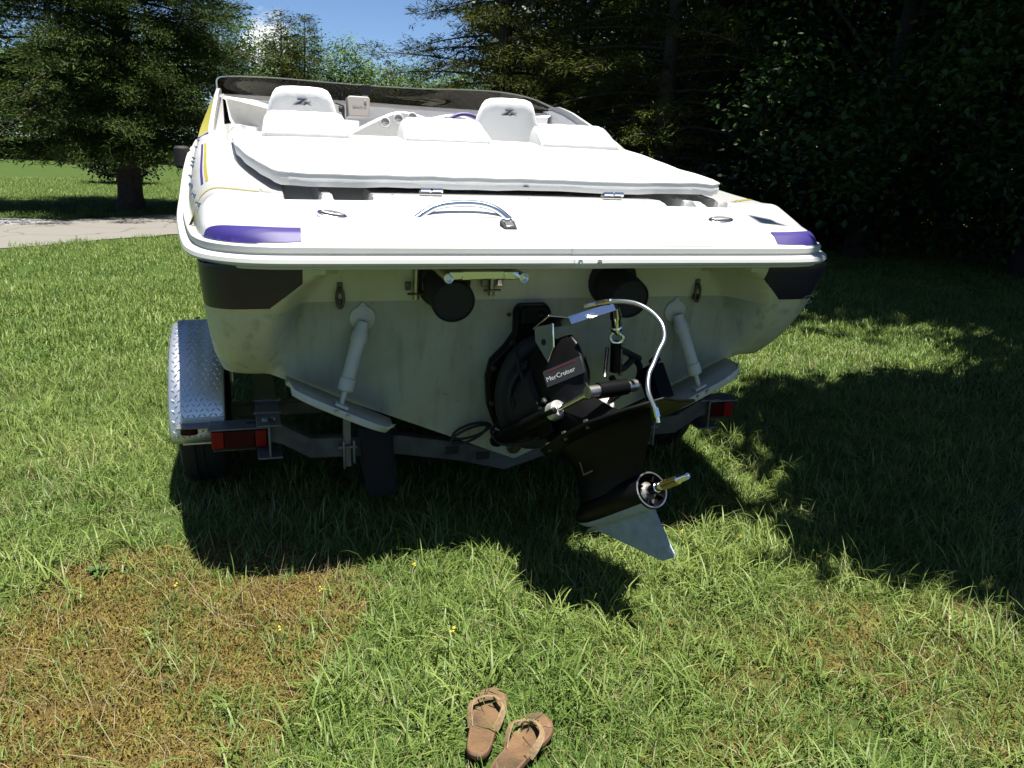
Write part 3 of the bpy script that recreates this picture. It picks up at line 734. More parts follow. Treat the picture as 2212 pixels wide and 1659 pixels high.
# transom shield and gimbal housing
g = G()
shield = [(-.055, .955), (.055, .955), (.07, .93), (.065, .86), (.10, .80), (.15, .74), (.165, .66), (.155, .56), (.12, .47), (.06, .40), (-.06, .40), (-.12, .45), (-.155, .54), (-.168, .66), (-.155, .73), (-.10, .79), (-.07, .84), (-.075, .93)]
ref = np.array([0, yt(0.0), 0.])
g.prism([(x + .01, z / math.cos(math.atan(.16))) for x, z in [(a_, b_) for a_, b_ in shield]], (0, float(yt(0)) - .001, 0), (1, 0, 0), np.array([0, -.16, 1]) * math.cos(math.atan(.16)), (0, -1, -.16), .05)
drive = g.build('stern_drive', 'black', boat, bevel=.012, seg=3)
g = G()   # gimbal ring and bell housing
c0 = np.array([.01, .06, .62])
ringp = [(c0 + np.array([.13 * math.cos(t), -.10 - .02 * math.sin(t), .20 * math.sin(t)])) for t in np.linspace(0, 2 * np.pi, 33)]
g.tube(ringp, .034, 10, caps=False)
pts = [c0 + [0, .02, .02], c0 + [0, -.06, .03], dl_(-.50, 0, -.48), dl_(-.42, 0, -.47), dl_(-.34, 0, -.47)]
for k in range(7):
    pass
g.tube(spline(pts, 5), [.12, .125, .13, .12, .115], 16)
g.tube([dl_(-.47, -.13, -.47), dl_(-.47, .13, -.47)], .03, 10)
g.build('bell_housing', 'rubber', drive, smooth=45)
g = G()   # gimbal housing top with the lever
g.box(tp(.0, .915, .06), (.10, .05, .075)); g.lathe([(0, .02), (.01, .018), (.012, 0)], tp(.025, .915, .085), (0, -1, 0), 12)
g.build('gimbal_cap', 'black', drive, bevel=.01)
# upper gear housing: sections in n, outline in (a, r) with the aft ridge
def sec(n, a0, a1, hw, ridge, k=.35):
    out = []
    for a_, r_ in ((a0, -hw * .75), (a0 + (a1 - a0) * .10, -hw), (a1 - ridge, -hw), (a1 - ridge * .5, -hw * .62), (a1, -.004), (a1, .004), (a1 - ridge * .5, hw * .62), (a1 - ridge, hw), (a0 + (a1 - a0) * .10, hw), (a0, hw * .75)):
        out.append(dl_(a_, r_, n))
    return out
g = G()
g.grid([sec(-.612, -.33, -.21, .045, .05), sec(-.60, -.37, -.16, .07, .08), sec(-.56, -.40, -.14, .082, .11), sec(-.50, -.42, -.136, .086, .125), sec(-.455, -.43, -.136, .086, .125), sec(-.42, -.42, -.155, .080, .11), sec(-.36, -.40, -.14, .078, .10), sec(-.30, -.40, -.07, .085, .10), sec(-.255, -.40, .0, .085, .12)], close_v=True)
g.f.append(tuple(range(10))); g.m.append(0)
up = g.build('gear_housing', 'black', drive, bevel=.006, smooth=35)
def face_frame(side):
    """frame on the aft port / starboard face of the band round the housing"""
    p0, p1 = dl_(-.135, side * .005, -.478), dl_(-.262, side * .088, -.478)
    u = (p0 - p1) if side < 0 else (p1 - p0); u = u / np.linalg.norm(u); w = -DN; n_ = np.cross(u, w); n_ /= np.linalg.norm(n_); return p0, p1, u, np.cross(n_, u), n_
for side in (-1, 1):
    p0, p1, u, w, n_ = face_frame(side)
    base = p1 if side < 0 else p0
    ln = np.linalg.norm(p1 - p0)
    g = G(); g.prism([(.0, -.030), (ln, -.030), (ln, .030), (.0, .030)], base + n_ * .003, u, w, n_, .004)
    band = g.build('name_band', mat('satin_black_band', (.009, .009, .0095), .5), drive, bevel=.001)
    g = G(); g.box(base + u * ln * .5 + w * .022 + n_ * .0078, (ln * .7, .002, .0015), [u, w, n_]); g.build('red_line', 'redletter', band)
    if side < 0:
        link('lettering', text_mesh('MerCruiser', .0240, base + u * .006 - w * .012 + n_ * .0075, u, w), 'letter', band, 0)
    else:
        link('lettering', text_mesh('ALPHA', .015, base + u * .022 - w * .014 + n_ * .0075, u, w, shear=.3), 'redletter', band, 0)
g = G(); g.tube([dl_(-.178, 0, -.60), dl_(-.168, 0, -.56), dl_(-.166, 0, -.51)], .004, 6); g.build('dipstick_rib', 'chrome', drive)
# lower unit: strut, torpedo, plate
def foil(n, a0, a1, t):
    q = np.linspace(0, 1, 12); th = t * (1.48 * np.sqrt(q) - .63 * q - 1.76 * q ** 2 + 1.42 * q ** 3 - .51 * q ** 4) * 2.1
    A_ = a0 + (a1 - a0) * q
    return [dl_(x, y, n) for x, y in zip(A_, th)] + [dl_(x, -y, n) for x, y in zip(A_[::-1], th[::-1])]
g = G(); g.grid([foil(-.255, -.41, .09, .085), foil(-.235, -.40, .115, .075), foil(-.19, -.38, .10, .052), foil(-.15, -.37, .07, .046), foil(-.11, -.365, .02, .044), foil(-.07, -.37, -.01, .050), foil(-.035, -.38, -.02, .058)], close_v=True)
g.build('lower_strut', 'black', drive, smooth=45)
g = G(); g.lathe([(-.455, 0), (-.45, .008), (-.43, .022), (-.39, .040), (-.33, .054), (-.25, .060), (-.12, .061), (-.005, .060), (0, .058), (0, .053), (-.015, .051), (-.05, .050)], dl_(0, 0, 0), DA, 32)
torp = g.build('torpedo', 'black', drive, smooth=40)
g = G(); g.lathe([(.0005, .0585), (.001, .0535)], dl_(0, 0, 0), DA, 32); g.build('hub_edge', 'steel', torp)
g = G(); g.lathe([(-.055, .052), (-.05, .030), (-.02, .030), (-.015, .024), (-.012, .018), (-.02, 0)], dl_(0, 0, 0), DA, 24); g.build('bearing_carrier', mat('worn_aluminium', (.16, .155, .14), .55, .6, var=.7, vscale=70), torp)
for q in range(4):
    t = q * math.pi / 2 + .6; g = G(); g.box(dl_(-.02, .041 * math.cos(t), .041 * math.sin(t)), (.03, .022, .006), [DA, DR * math.cos(t) + DN * math.sin(t), np.cross(DA, DR * math.cos(t) + DN * math.sin(t))]); g.build('carrier_web', 'black', torp)
g = G(); g.lathe([(-.03, .016), (.03, .016), (.032, .013), (.055, .0125), (.06, .0120), (.132, .0120), (.135, .0145), (.14, .011), (.178, .010), (.181, .008), (.181, .003), (.175, 0)], dl_(0, 0, 0), DA, 18)
sh = g.build('propeller_shaft', 'chrome', drive, smooth=40)
g = G(); P_ = []
for t_ in (.06, .135):
    P_.append([dl_(t_, (.0125 + .0025 * (k % 2)) * math.cos(k * math.pi / 12), (.0125 + .0025 * (k % 2)) * math.sin(k * math.pi / 12)) for k in range(24)])
g.grid(P_, close_v=True); g.build('spline_teeth', mat('brassy_spline', (.34, .26, .12), .35, 1.0), sh, smooth=0)
def skegsec(n, a0, a1, t): 
    return [dl_(a0, 0, n), dl_(a0 + (a1 - a0) * .3, t, n), dl_(a0 + (a1 - a0) * .8, t * .8, n), dl_(a1, .0025, n), dl_(a1, -.0025, n), dl_(a0 + (a1 - a0) * .8, -t * .8, n), dl_(a0 + (a1 - a0) * .3, -t, n)]
g = G(); g.grid([skegsec(.048, -.42, -.008, .036), skegsec(.054, -.40, -.01, .026), skegsec(.062, -.36, -.015, .014), skegsec(.085, -.31, -.013, .0105), skegsec(.13, -.225, -.005, .009), skegsec(.18, -.13, .004, .0075), skegsec(.205, -.085, .010, .006), skegsec(.217, -.06, .004, .004)], close_v=True)
g.f.append(tuple(range(len(g.v) - 7, len(g.v)))); g.m.append(0)
g.build('skeg', 'skeg', drive, smooth=30)
g = G(); prf = [(-.452, .006), (-.43, .023), (-.39, .0412), (-.33, .0552), (-.25, .0612), (-.12, .0622), (-.006, .0612)]
g.grid([[dl_(t_, r_ * math.sin(w_), r_ * math.cos(w_)) for w_ in np.linspace(-1.0, 1.0, 15)] for t_, r_ in prf]); g.build('lower_case_paint', 'skeg', drive, smooth=60)
g = G()
plate = [(-.42, -.03), (-.36, -.12), (-.29, -.172), (-.12, -.20), (.04, -.185), (.13, -.10), (.19, 0), (.13, .11), (.09, .215), (-.06, .215), (-.29, .17), (-.36, .12), (-.42, .03)]
g.prism(plate, dl_(0, 0, -.246), DA, DR, DN, .010)
pl = g.build('ventilation_plate', 'black', drive, bevel=.003)
for a_, r_ in ((-.27, -.165), (-.12, -.195), (.0, -.185)):
    b_ = G(); b_.lathe([(0, .009), (.010, .009), (.010, 0)], dl_(a_, r_ * .9, -.247), -DN, 6); b_.lathe([(0, .007), (.008, .006), (.008, 0)], dl_(a_, r_ * .9, -.235), DN, 6); b_.build('plate_bolt', 'dull', pl)
# decal lines (worn) on the strut
g = G(); g.box(dl_(-.262, -.0495, -.165), (.006, .0015, .075), [DA, DR, DN]); g.box(dl_(-.235, -.0495, -.125), (.06, .0015, .005), [DA, DR, DN]); g.build('worn_decal', 'steel', drive)
# trim rams
pin = dl_(-.035, 0, -.352)
for s_ in (-1, 1):
    f0 = np.array([s_ * .135 + .005, -.055, .452]); e0 = pin + DR * s_ * .075
    dv = e0 - f0; ln = np.linalg.norm(dv); dv /= ln
    g = G(); g.lathe([(-.045, 0), (-.045, .022), (-.03, .027), (.03, .027), (.05, .030), (ln * .60, .030), (ln * .60, 0)], f0, dv, 18)
    g.tube([f0 + [-s_ * .07, .02, 0], f0 + [s_ * .02, 0, 0]], .026, 12)
    g.tube([f0 + dv * .10 + [0, 0, -.036], f0 + dv * ln * .55 + [0, 0, -.036]], .009, 8)
    ram = g.build('trim_ram', 'black', drive, smooth=40)
    g = G(); g.lathe([(ln * .60, .033), (ln * .66, .033), (ln * .675, .026), (ln * .675, .012)], f0, dv, 18); g.build('ram_cap', mat('bare_aluminium', (.55, .55, .52), .4, .7), ram)
    g = G(); g.lathe([(ln * .67, .0105), (ln * .96, .0105)], f0, dv, 14); g.lathe([(ln * .94, .0), (ln * .94, .018), (ln * 1.02, .018), (ln * 1.02, 0)], f0, dv, 14); g.build('ram_rod', 'chrome', ram)
g = G(); g.tube([pin - DR * .10, pin - DR * .055], .021, 16); g.tube([pin + DR * .055, pin + DR * .10], .021, 16); g.build('pin_nut', 'steel', drive, smooth=40)
g = G(); g.tube([pin - DR * .058, pin + DR * .058], .027, 16); g.build('anchor_pin', 'black', drive, smooth=40)
for k in range(4):
    t = .10 + .028 * k
    g = G(); g.tube([c0 + np.array([.135 * math.cos(q), -t, .135 * math.sin(q) + .02]) for q in np.linspace(0, 2 * np.pi, 25)], .011, 8, caps=False); g.build('bellows_fold', 'rubber', drive)
for x_, z_ in ((-.145, .70), (-.14, .55), (-.10, .46), (.15, .70), (.14, .54), (-.075, .80)):
    g = G(); g.lathe([(0, .012), (.004, .013), (.008, .010), (.012, .010), (.013, 0)], tp(x_ + .01, z_, .048), (0, -1, -.16), 6); g.build('shield_bolt', 'dull', drive)
for pth in ([(-.11, .02, .50), (-.16, -.03, .47), (-.13, -.09, .44), (-.05, -.16, .47), (.0, -.2, .52)], [(.12, .0, .70), (.16, -.06, .66), (.15, -.14, .62), (.16, -.24, .66)], [(-.04, .03, .78), (-.08, -.06, .80), (-.09, -.14, .74), (-.06, -.2, .66)]):
    g = G(); g.tube(pth, .0065, 8, smooth=6); g.build('ram_hose', 'rubber', drive)
g = G(); g.box(dl_(-.33, -.095, -.33), (.10, .03, .07), [DA, DR, DN]); g.tube([dl_(-.30, -.12, -.36), dl_(-.22, -.115, -.355)], .012, 10); g.build('side_boss', 'black', drive, bevel=.006)
g = G(); g.lathe([(0, .013), (.004, .013), (.006, .010), (.012, .009), (.012, 0)], dl_(-.30, -.088, -.415), -DR, 6); g.lathe([(0, .010), (.006, .008), (.006, 0)], dl_(-.345, -.088, -.40), -DR, 8); g.build('case_plug', 'steel', drive)
# stainless steering bracket across the top of the drive
g = G()
g.prism([(-.215, -.110), (-.100, -.110), (-.128, -.012), (-.035, .118), (-.090, .155), (-.205, .035)], dl_(0, 0, -.656), DA, DR, DN, .006)
g.prism([(-.205, -.657), (-.096, -.622), (-.132, -.55), (-.19, -.518), (-.226, -.61)], dl_(0, -.108, 0), DA, DN, DR, .006)
g.grid([[dl_(-.128, -.012, -.655), dl_(-.035, .118, -.655)], [dl_(-.126, -.010, -.625), dl_(-.033, .120, -.625)]])
bk = g.build('steering_bracket', 'chrome', drive, smooth=20, bevel=.0015)
g = G(); g.lathe([(0, .011), (.002, .011), (.002, 0)], dl_(-.178, -.1085, -.588), -DR, 14); g.build('bracket_hole', 'rubber', bk)
t0 = np.array([.205, -.275, .998]); t1 = np.array([.252, -.205, .880]); t2 = np.array([.262, -.19, .765])
g = G(); d1 = t1 - t0; g.lathe([(0, .016), (.02, .018), (.04, .022), (.055, .022), (.06, .018), (.095, .019), (.10, .023), (.112, .023), (.118, .012), (.14, .010)], t0, d1, 16); g.build('rod_end', 'chrome', bk)
g = G(); g.tube([t1 + [.020 * math.cos(t), -.012 * math.cos(t), -.012 + .02 * math.sin(t)] for t in np.linspace(0, 2 * np.pi, 17)], .006, 8, caps=False); g.build('shackle', 'chrome', bk)
g = G(); g.tube([t1 + [0, 0, -.03], t2, t2 + [0, .0, -.03]], .020, 14); ram2 = g.build('steering_ram', 'black', drive, smooth=40)
g = G(); g.tube([t2 + [-.028, .02, .06], t2 + [-.03, .02, -.05]], .007, 8); g.tube([t2 + [.028, .02, .05], t2 + [.03, .02, -.05]], .007, 8); g.build('ram_tie_rod', 'chrome', ram2)
for pth in ([(.30, -.10, .80), (.36, -.05, .775), (.42, -.02, .745), (.46, .02, .725)], [(.29, -.13, .765), (.33, -.1, .72), (.38, -.06, .73), (.44, .02, .735)], [(.27, -.15, .70), (.32, -.12, .65), (.38, -.10, .645), (.43, -.05, .66), (.455, .0, .70), (.44, .06, .73)]):
    g = G(); g.tube(pth, .013, 10, smooth=6); g.build('hydraulic_hose', 'rubber', drive)
hs = [(.103, -.375, 1.030), (.134, -.435, 1.046), (.18, -.485, 1.048), (.213, -.535, 1.030), (.228, -.587, 1.000), (.224, -.618, .962), (.196, -.64, .925), (.172, -.66, .890), (.150, -.68, .862), (.138, -.712, .820), (.150, -.741, .775)]
g = G(); g.tube(hs, .0075, 12, smooth=6); hose = g.build('braided_hose', 'braid', drive, smooth=60)
g = G(); g.tube([(.098, -.365, 1.026), (.125, -.42, 1.043)], .0105, 10); g.tube([(.07, -.33, 1.012), (.10, -.368, 1.028)], .008, 8); g.build('hose_ferrule', 'chrome', hose) if 0 else g.build('hose_ferrule', 'chrome', drive)
g = G(); g.box((.47, -.12, .66), (.07, .09, .14), [DR, DA, DN]); g.tube([(.44, -.12, .74), (.47, -.13, .77)], .016, 8); g.build('pump_block', 'black', drive, bevel=.01)
g = G(); g.tube([(.150, -.741, .778), (.155, -.75, .752)], .010, 10); g.tube([(.155, -.75, .752), (.158, -.754, .735)], .006, 8); g.build('hose_fitting', 'chrome', hose)
lp = []
for t in np.linspace(0, 4 * np.pi, 40): lp.append((-.20 + .075 * math.cos(t) - .02 * (t / 12), .10 + .01 * math.sin(t * .5), .425 + .028 * math.sin(t) + .02 * math.cos(t) + .008 * math.sin(t * .5)))
lp += [(-.10, .06, .43), (-.05, .02, .44)]
g = G(); g.tube(lp, .0055, 8); g.build('cable_loop', 'rubber', drive)

# ================================================================== trailer
tr = thing('boat_trailer', (0, 2.0, 0), 'galvanised boat trailer with diamond plate fenders and red tail lights under the white speedboat', 'trailer')
for s_ in (-1, 1):
    g = G()
    xo = s_ * 1.01
    g.tube([(xo - s_ * .0, .29, .385), (xo, 1.0, .40), (xo, 4.2, .40), (s_ * .05, 7.4, .42)], .001, 4)
    g = G()
    # welded C section beam
    for (x, z, w_, h_) in ((0, .435, .095, .008), (0, .300, .095, .008), (-s_ * .0, .3675, .008, .127)):
        v = []
        for yy, xx in ((.29, .975), (1.0, 1.00), (4.2, 1.02)):
            v.append([(s_ * (xx) + x - w_ / 2, yy, z - h_ / 2), (s_ * xx + x + w_ / 2, yy, z - h_ / 2), (s_ * xx + x + w_ / 2, yy, z + h_ / 2), (s_ * xx + x - w_ / 2, yy, z + h_ / 2)])
        g.grid(v, close_v=True); k = len(g.v) - 12; g.f.append((k, k + 1, k + 2, k + 3)); g.m.append(0)
    for yy in (.45, .62): g.box((s_ * .98, yy, .441), (.11, .02, .01))
    fr_ = g.build('frame_rail', 'galv', tr, bevel=.003)
    if s_ < 0:
        g = G(); g.box((-.978, .36, .4402), (.05, .035, .0015)); st = g.build('data_sticker', 'sticker', fr_)
        for k in range(3):
            g = G(); g.box((-.978, .352 + k * .008, .4413), (.036 - .008 * (k % 2), .0025, .0006)); g.build('printed_line', 'emblem', st)
    # fender: rolled diamond plate over the tyre
    Rf, zc, yc = (.40, .325, .92) if s_ < 0 else (.34, .31, .92)
    xi, xo_ = (1.15, 1.362) if s_ < 0 else (.93, 1.09)
    g = G(); rows = []; th = np.linspace(R(182), R(-2), 40)
    secp = [(xo_ , -.055), (xo_ + .004, -.03), (xo_ + .0, -.008), (xo_ - .012, 0), (xo_ - .05, .002), (xi + .01, .002), (xi, -.004), (xi - .002, -.02)]
    for t in th:
        rows.append([(s_ * x, yc + (Rf + dr) * 1.06 * -math.cos(math.pi - t) * -1, zc + (Rf + dr) * math.sin(t)) for x, dr in secp])
    g.grid(rows)
    fe = g.build('fender', 'plate', tr, smooth=40); fe.modifiers.new('solid', 'SOLIDIFY').thickness = .003
    # raised lozenges of the tread plate, joined
    lz = G()
    if s_ < 0:
        wdt = xo_ - xi
        for i, t in enumerate(np.linspace(R(178), R(4), 58)):
            for q in range(9):
                x = xi + .012 + (q + .5 * (i % 2)) * .0215
                if x > xo_ - .008: continue
                c = np.array([s_ * x, yc + (Rf + .0035) * 1.06 * math.cos(t), zc + (Rf + .0035) * math.sin(t)])
                tn = np.array([0, -math.sin(t), math.cos(t)]); nr = np.array([0, math.cos(t), math.sin(t)]); xx_ = np.array([1., 0, 0])
                dg = (tn + xx_ * (1 if (i + q) % 2 else -1)) / 1.414; pd = np.cross(nr, dg)
                lz.add([c - dg * .011, c + pd * .003, c + dg * .011, c - pd * .003, c + nr * .0022], [(0, 1, 4), (1, 2, 4), (2, 3, 4), (3, 0, 4)])
            for q in range(3):
                dz_ = -.014 - q * .013 - .006 * (i % 2)
                c = np.array([s_ * (xo_ + .0055), yc + (Rf + dz_) * 1.06 * math.cos(t), zc + (Rf + dz_) * math.sin(t)])
                tn = np.array([0, -math.sin(t), math.cos(t)]); nr = np.array([0, math.cos(t), math.sin(t)])
                dg = (tn + nr * (1 if q % 2 else -1)) / 1.414; pd = np.cross(dg, (s_, 0, 0))
                lz.add([c - dg * .010, c + pd * .003, c + dg * .010, c - pd * .003, c + np.array([s_ * .0022, 0, 0])], [(0, 1, 4), (1, 2, 4), (2, 3, 4), (3, 0, 4)])
        o = lz.build('tread_lozenges', 'plate', fe, smooth=0); o['kind'] = 'stuff'
        g = G(); g.lathe([(0, .012), (.004, .010), (.005, 0)], (-1.27, 1.0, zc + Rf + .002), (0, 0, 1), 10); g.build('fender_bolt', 'dull', fe)
        g = G(); g.box((-1.235, yc - Rf * 1.06 + .004, .36), (.165, .008, .115)); g.build('end_plate', 'plate', fe, bevel=.002)
    # wheel
    wx = s_ * (xi + xo_) / 2 if s_ < 0 else 1.0
    g = G(); g.lathe([(-.085, .19), (-.095, .22), (-.098, .27), (-.085, .315), (-.06, .328), (-.03, .331), (-.028, .324), (-.006, .324), (-.004, .331), (.004, .331), (.006, .324), (.028, .324), (.03, .331), (.06, .328), (.085, .315), (.098, .27), (.095, .22), (.085, .19)], (wx, yc, .33), (1, 0, 0), 48)
    ty = g.build('tyre', 'rubber', tr, smooth=35)
    g = G(); g.lathe([(-.08, .19), (-.05, .175), (-.02, .07), (-.03, .04), (-.03, 0)], (wx, yc, .33), (s_ * -1, 0, 0), 24); g.lathe([(.08, .19), (.05, .175), (-.02, .07)], (wx, yc, .33), (s_ * -1, 0, 0), 24); g.build('wheel_rim', 'galv', ty)
    # tail light with its bracket
    lx0, lx1 = (-.985, -1.20) if s_ < 0 else (.955, 1.17)
    g = G(); lc = (lx0 + lx1) / 2
    g.box((lc, .445, .341), (.212, .07, .080)); tl = g.build('tail_light', 'rubber', tr, bevel=.006)
    g = G(); g.box((lc, .4085, .348), (.118, .012, .072)); g.build('lamp_lens', 'darkred', tl, bevel=.003)
    for q in (-.083, .083):
        g = G(); g.box((lc + q, .4075, .348), (.044, .014, .072)); g.build('lamp_lens', 'red', tl, bevel=.003, label='bright red end section of the tail light lens')
    g = G(); g.box((lc + s_ * .107, .435, .348), (.006, .05, .06)); g.build('side_reflector', 'red', tl, bevel=.002)
    g = G(); g.box((lc, .44, .397), (.235, .115, .008)); g.box((lc + .10 * min(s_, 0), .47, .3925), (.28 if s_ < 0 else .2, .06, .008)); g.box((s_ * 1.06, .492, .375), (.22 if s_ < 0 else .1, .008, .05))
    br = g.build('light_bracket', 'galv', tr, bevel=.003)
    g = G(); g.box((s_ * 1.035, .445, .4016), (.06, .012, .001)); g.build('bracket_slot', 'rubber', br)
    if s_ < 0:
        g = G(); a = np.linspace(0, np.pi, 10)
        g.prism([(-.033, .0), (.033, 0)] + [(.033 * math.cos(t), -.006 - .014 * math.sin(t)) for t in np.linspace(0, np.pi, 8)], (-1.29, .50, .378), (1, 0, 0), (0, 1, 0), (0, 0, -1), .03)
        g.build('marker_lamp', 'darkred', tr, bevel=.003)
    g = G(); g.box((lc + s_ * .02, .45, .297), (.17, .03, .02)); g.build('plate_holder', 'dull', tr, bevel=.003)
    g = G(); g.tube([(lc, .48, .33), (lc + .02 * s_, .56, .29), (s_ * .99, .62, .27), (s_ * .97, .9, .33), (s_ * .98, 1.5, .30)], .005, 7, smooth=6); g.build('light_cable', 'rubber', tr)
    for q in (-.10, .10):
        g = G(); g.lathe([(0, .006), (.004, .005), (.004, 0)], (lc + q, .4065, .378), (0, -1, 0), 8); g.build('lamp_screw', 'steel', tl)
    # bunk: carpeted board on uprights
    g = G(); bx = s_ * .565
    g.grid([[(bx - .06 - s_ * .03, yy, z0), (bx + .06 - s_ * .03, yy, z0), (bx + .07, yy, z1), (bx - .07, yy, z1)] for yy, z0, z1 in ((.262, .11, .395), (.29, .10, .41), (.60, .13, .43), (4.2, .36, .44))], close_v=True)
    g.f.append((0, 1, 2, 3)); g.m.append(0)
    g.build('bunk', 'carpet', tr, bevel=.02, seg=3)
    g = G(); g.box((s_ * .675, .31, .35), (.03, .035, .22)); g.box((s_ * .675, .30, .33), (.075, .05, .012)); g.tube([(s_ * .69, .275, .36), (s_ * .69, .275, .24)], .006, 8); g.tube([(s_ * .65, .275, .36), (s_ * .65, .275, .26)], .006, 8)
    g.build('bunk_bracket', 'galv', tr, bevel=.003)
# bent rear cross member and further cross members
def beamx(pts, w_, h_):
    g = G(); rows = [[(x, y - w_ / 2, z - h_ / 2), (x, y + w_ / 2, z - h_ / 2), (x, y + w_ / 2, z + h_ / 2), (x, y - w_ / 2, z + h_ / 2)] for x, y, z in pts]
    return g.grid(rows, close_v=True)
for yy in (.34, 2.4):
    beamx([(-.98, yy, .405), (-.93, yy, .39), (-.82, yy, .322), (-.46, yy, .312), (-.2, yy, .262), (0, yy, .205), (.2, yy, .262), (.46, yy, .312), (.82, yy, .322), (.93, yy, .39), (.98, yy, .405)], .055, .085)  .build('cross_member', 'galv_shaded', tr, bevel=.004)
g = G(); g.box((0, .92, .31), (2.3, .06, .06)); g.build('axle', 'galv', tr, bevel=.004)
for x in (-.235, -.10):
    g = G(); g.box((x, .311, .272 if x < -.15 else .238), (.06, .004, .035)); g.build('keel_pad', 'rubber', tr, bevel=.002)
g = G(); g.tube([(0, 4.2, .42), (0, 8.2, .45)], .05, 4); g.tube([(-1.02, 4.2, .40), (0, 6.4, .43)], .04, 4); g.tube([(1.02, 4.2, .40), (0, 6.4, .43)], .04, 4); g.tube([(0, 7.6, .4), (0, 7.6, 0)], .03, 8); g.build('tongue', 'galv', tr)

# ================================================================== lawn, road
def np_mesh(name, V, Fq, tint=None, mats=None, smooth=False):
    """mesh from numpy arrays; Fq (nf, k)"""
    me = bpy.data.meshes.new(name); V = np.asarray(V, np.float32); Fq = np.asarray(Fq, np.int32)
    me.vertices.add(len(V)); me.vertices.foreach_set('co', V.ravel())
    k = Fq.shape[1]; me.loops.add(Fq.size); me.loops.foreach_set('vertex_index', Fq.ravel())
    me.polygons.add(len(Fq)); me.polygons.foreach_set('loop_start', np.arange(len(Fq), dtype=np.int32) * k)
    me.update(calc_edges=True)
    if tint is not None:
        a = me.attributes.new('tint', 'FLOAT', 'POINT'); a.data.foreach_set('value', np.asarray(tint, np.float32))
    me.polygons.foreach_set('use_smooth', np.full(len(Fq), smooth))
    for m in mats or []: me.materials.append(M[m] if isinstance(m, str) else m)
    return me
def vnoise(x, y, s, seed=0):
    """smooth value noise"""
    r_ = np.random.default_rng(seed); T = r_.random((64, 64)); x, y = np.asarray(x) / s + 100, np.asarray(y) / s + 100
    i, j = np.floor(x).astype(int), np.floor(y).astype(int); fx, fy = x - i, y - j; fx, fy = fx * fx * (3 - 2 * fx), fy * fy * (3 - 2 * fy)
    g = lambda a, b_: T[a % 64, b_ % 64]
    return (g(i, j) * (1 - fx) + g(i + 1, j) * fx) * (1 - fy) + (g(i, j + 1) * (1 - fx) + g(i + 1, j + 1) * fx) * fy
def dead(x, y):
    """the worn mossy patch left of the sandals: 1 inside"""
    n = vnoise(x, y, .22, 3) * .6 + vnoise(x, y, .07, 4) * .4
    d1 = ((x + 1.38) / .55) ** 2 + ((y + .45) / .62) ** 2
    d2 = ((x + .98) / .36) ** 2 + ((y + .30) / .34) ** 2
    d3 = ((x + 1.35) / .50) ** 2 + ((y + .05) / .30) ** 2
    d4 = ((x + 1.1) / .25) ** 2 + ((y + .75) / .3) ** 2
    d5 = ((x + 1.42) / .45) ** 2 + ((y + .95) / .45) ** 2
    d = np.minimum(np.minimum(np.minimum(d1, d2), np.minimum(d3, d4)), d5)
    right = sstep(.25, .6, vnoise(x, y, .5, 9)) * sstep(-.3, .3, x) * sstep(-.4, -.8, y) * .35
    return np.maximum(sstep(1.25, .7, d + (n - .5) * 1.1), right)
def gz(x, y):
    return .018 * (vnoise(x, y, .8, 1) - .5) + .02 * (vnoise(x, y, 3, 2) - .5) - .012 * dead(x, y)
def lawn_material():
    m, nt, b = new_mat('lawn_soil_and_turf'); L = nt.links; N = nt.nodes.new
    at = N('ShaderNodeAttribute'); at.attribute_name = 'dead'
    g = N('ShaderNodeNewGeometry')
    n1 = N('ShaderNodeTexNoise'); n1.inputs['Scale'].default_value = 38; n1.inputs['Detail'].default_value = 8; L.new(g.outputs['Position'], n1.inputs[0])
    n2 = N('ShaderNodeTexNoise'); n2.inputs['Scale'].default_value = .7; n2.inputs['Detail'].default_value = 6; L.new(g.outputs['Position'], n2.inputs[0])
    def mix(f, a, bb):
        n = N('ShaderNodeMixRGB'); L.new(f, n.inputs[0])
        for i, v in ((1, a), (2, bb)):
            if isinstance(v, tuple): n.inputs[i].default_value = (*v, 1)
            else: L.new(v, n.inputs[i])
        return n.outputs[0]
    gr = mix(n1.outputs[0], (.028, .045, .010), (.07, .11, .025)); gr = mix(n2.outputs[0], gr, (.035, .06, .014))
    br = mix(n1.outputs[0], (.05, .034, .013), (.12, .085, .032))
    L.new(mix(at.outputs['Fac'], gr, br), b.inputs['Base Color']); b.inputs['Roughness'].default_value = 1; b.inputs['Specular IOR Level'].default_value = .1
    bp = N('ShaderNodeBump'); bp.inputs['Strength'].default_value = 1; bp.inputs['Distance'].default_value = .03
    L.new(n1.outputs[0], bp.inputs['Height']); L.new(bp.outputs[0], b.inputs['Normal'])
    return m
gx = np.r_[np.linspace(-300, -30, 12)[:-1], np.linspace(-30, -4, 30)[:-1], np.linspace(-4, 4, 161)[:-1], np.linspace(4, 30, 30)[:-1], np.linspace(30, 300, 12)]
gy = np.r_[np.linspace(-100, -8, 8)[:-1], np.linspace(-8, -2.2, 10)[:-1], np.linspace(-2.2, 4, 125)[:-1], np.linspace(4, 40, 50)[:-1], np.linspace(40, 400, 12)]
X, Y = np.meshgrid(gx, gy, indexing='ij'); near = sstep(40, 15, np.hypot(X, Y))
V = np.c_[X.ravel(), Y.ravel(), (gz(X, Y) * near).ravel()]
ii = np.arange(len(gx) * len(gy)).reshape(len(gx), len(gy)); Fq = np.c_[ii[:-1, :-1].ravel(), ii[1:, :-1].ravel(), ii[1:, 1:].ravel(), ii[:-1, 1:].ravel()]
me = np_mesh('lawn', V, Fq, smooth=True, mats=[lawn_material()])
a_ = me.attributes.new('dead', 'FLOAT', 'POINT'); a_.data.foreach_set('value', dead(X, Y).ravel().astype(np.float32))
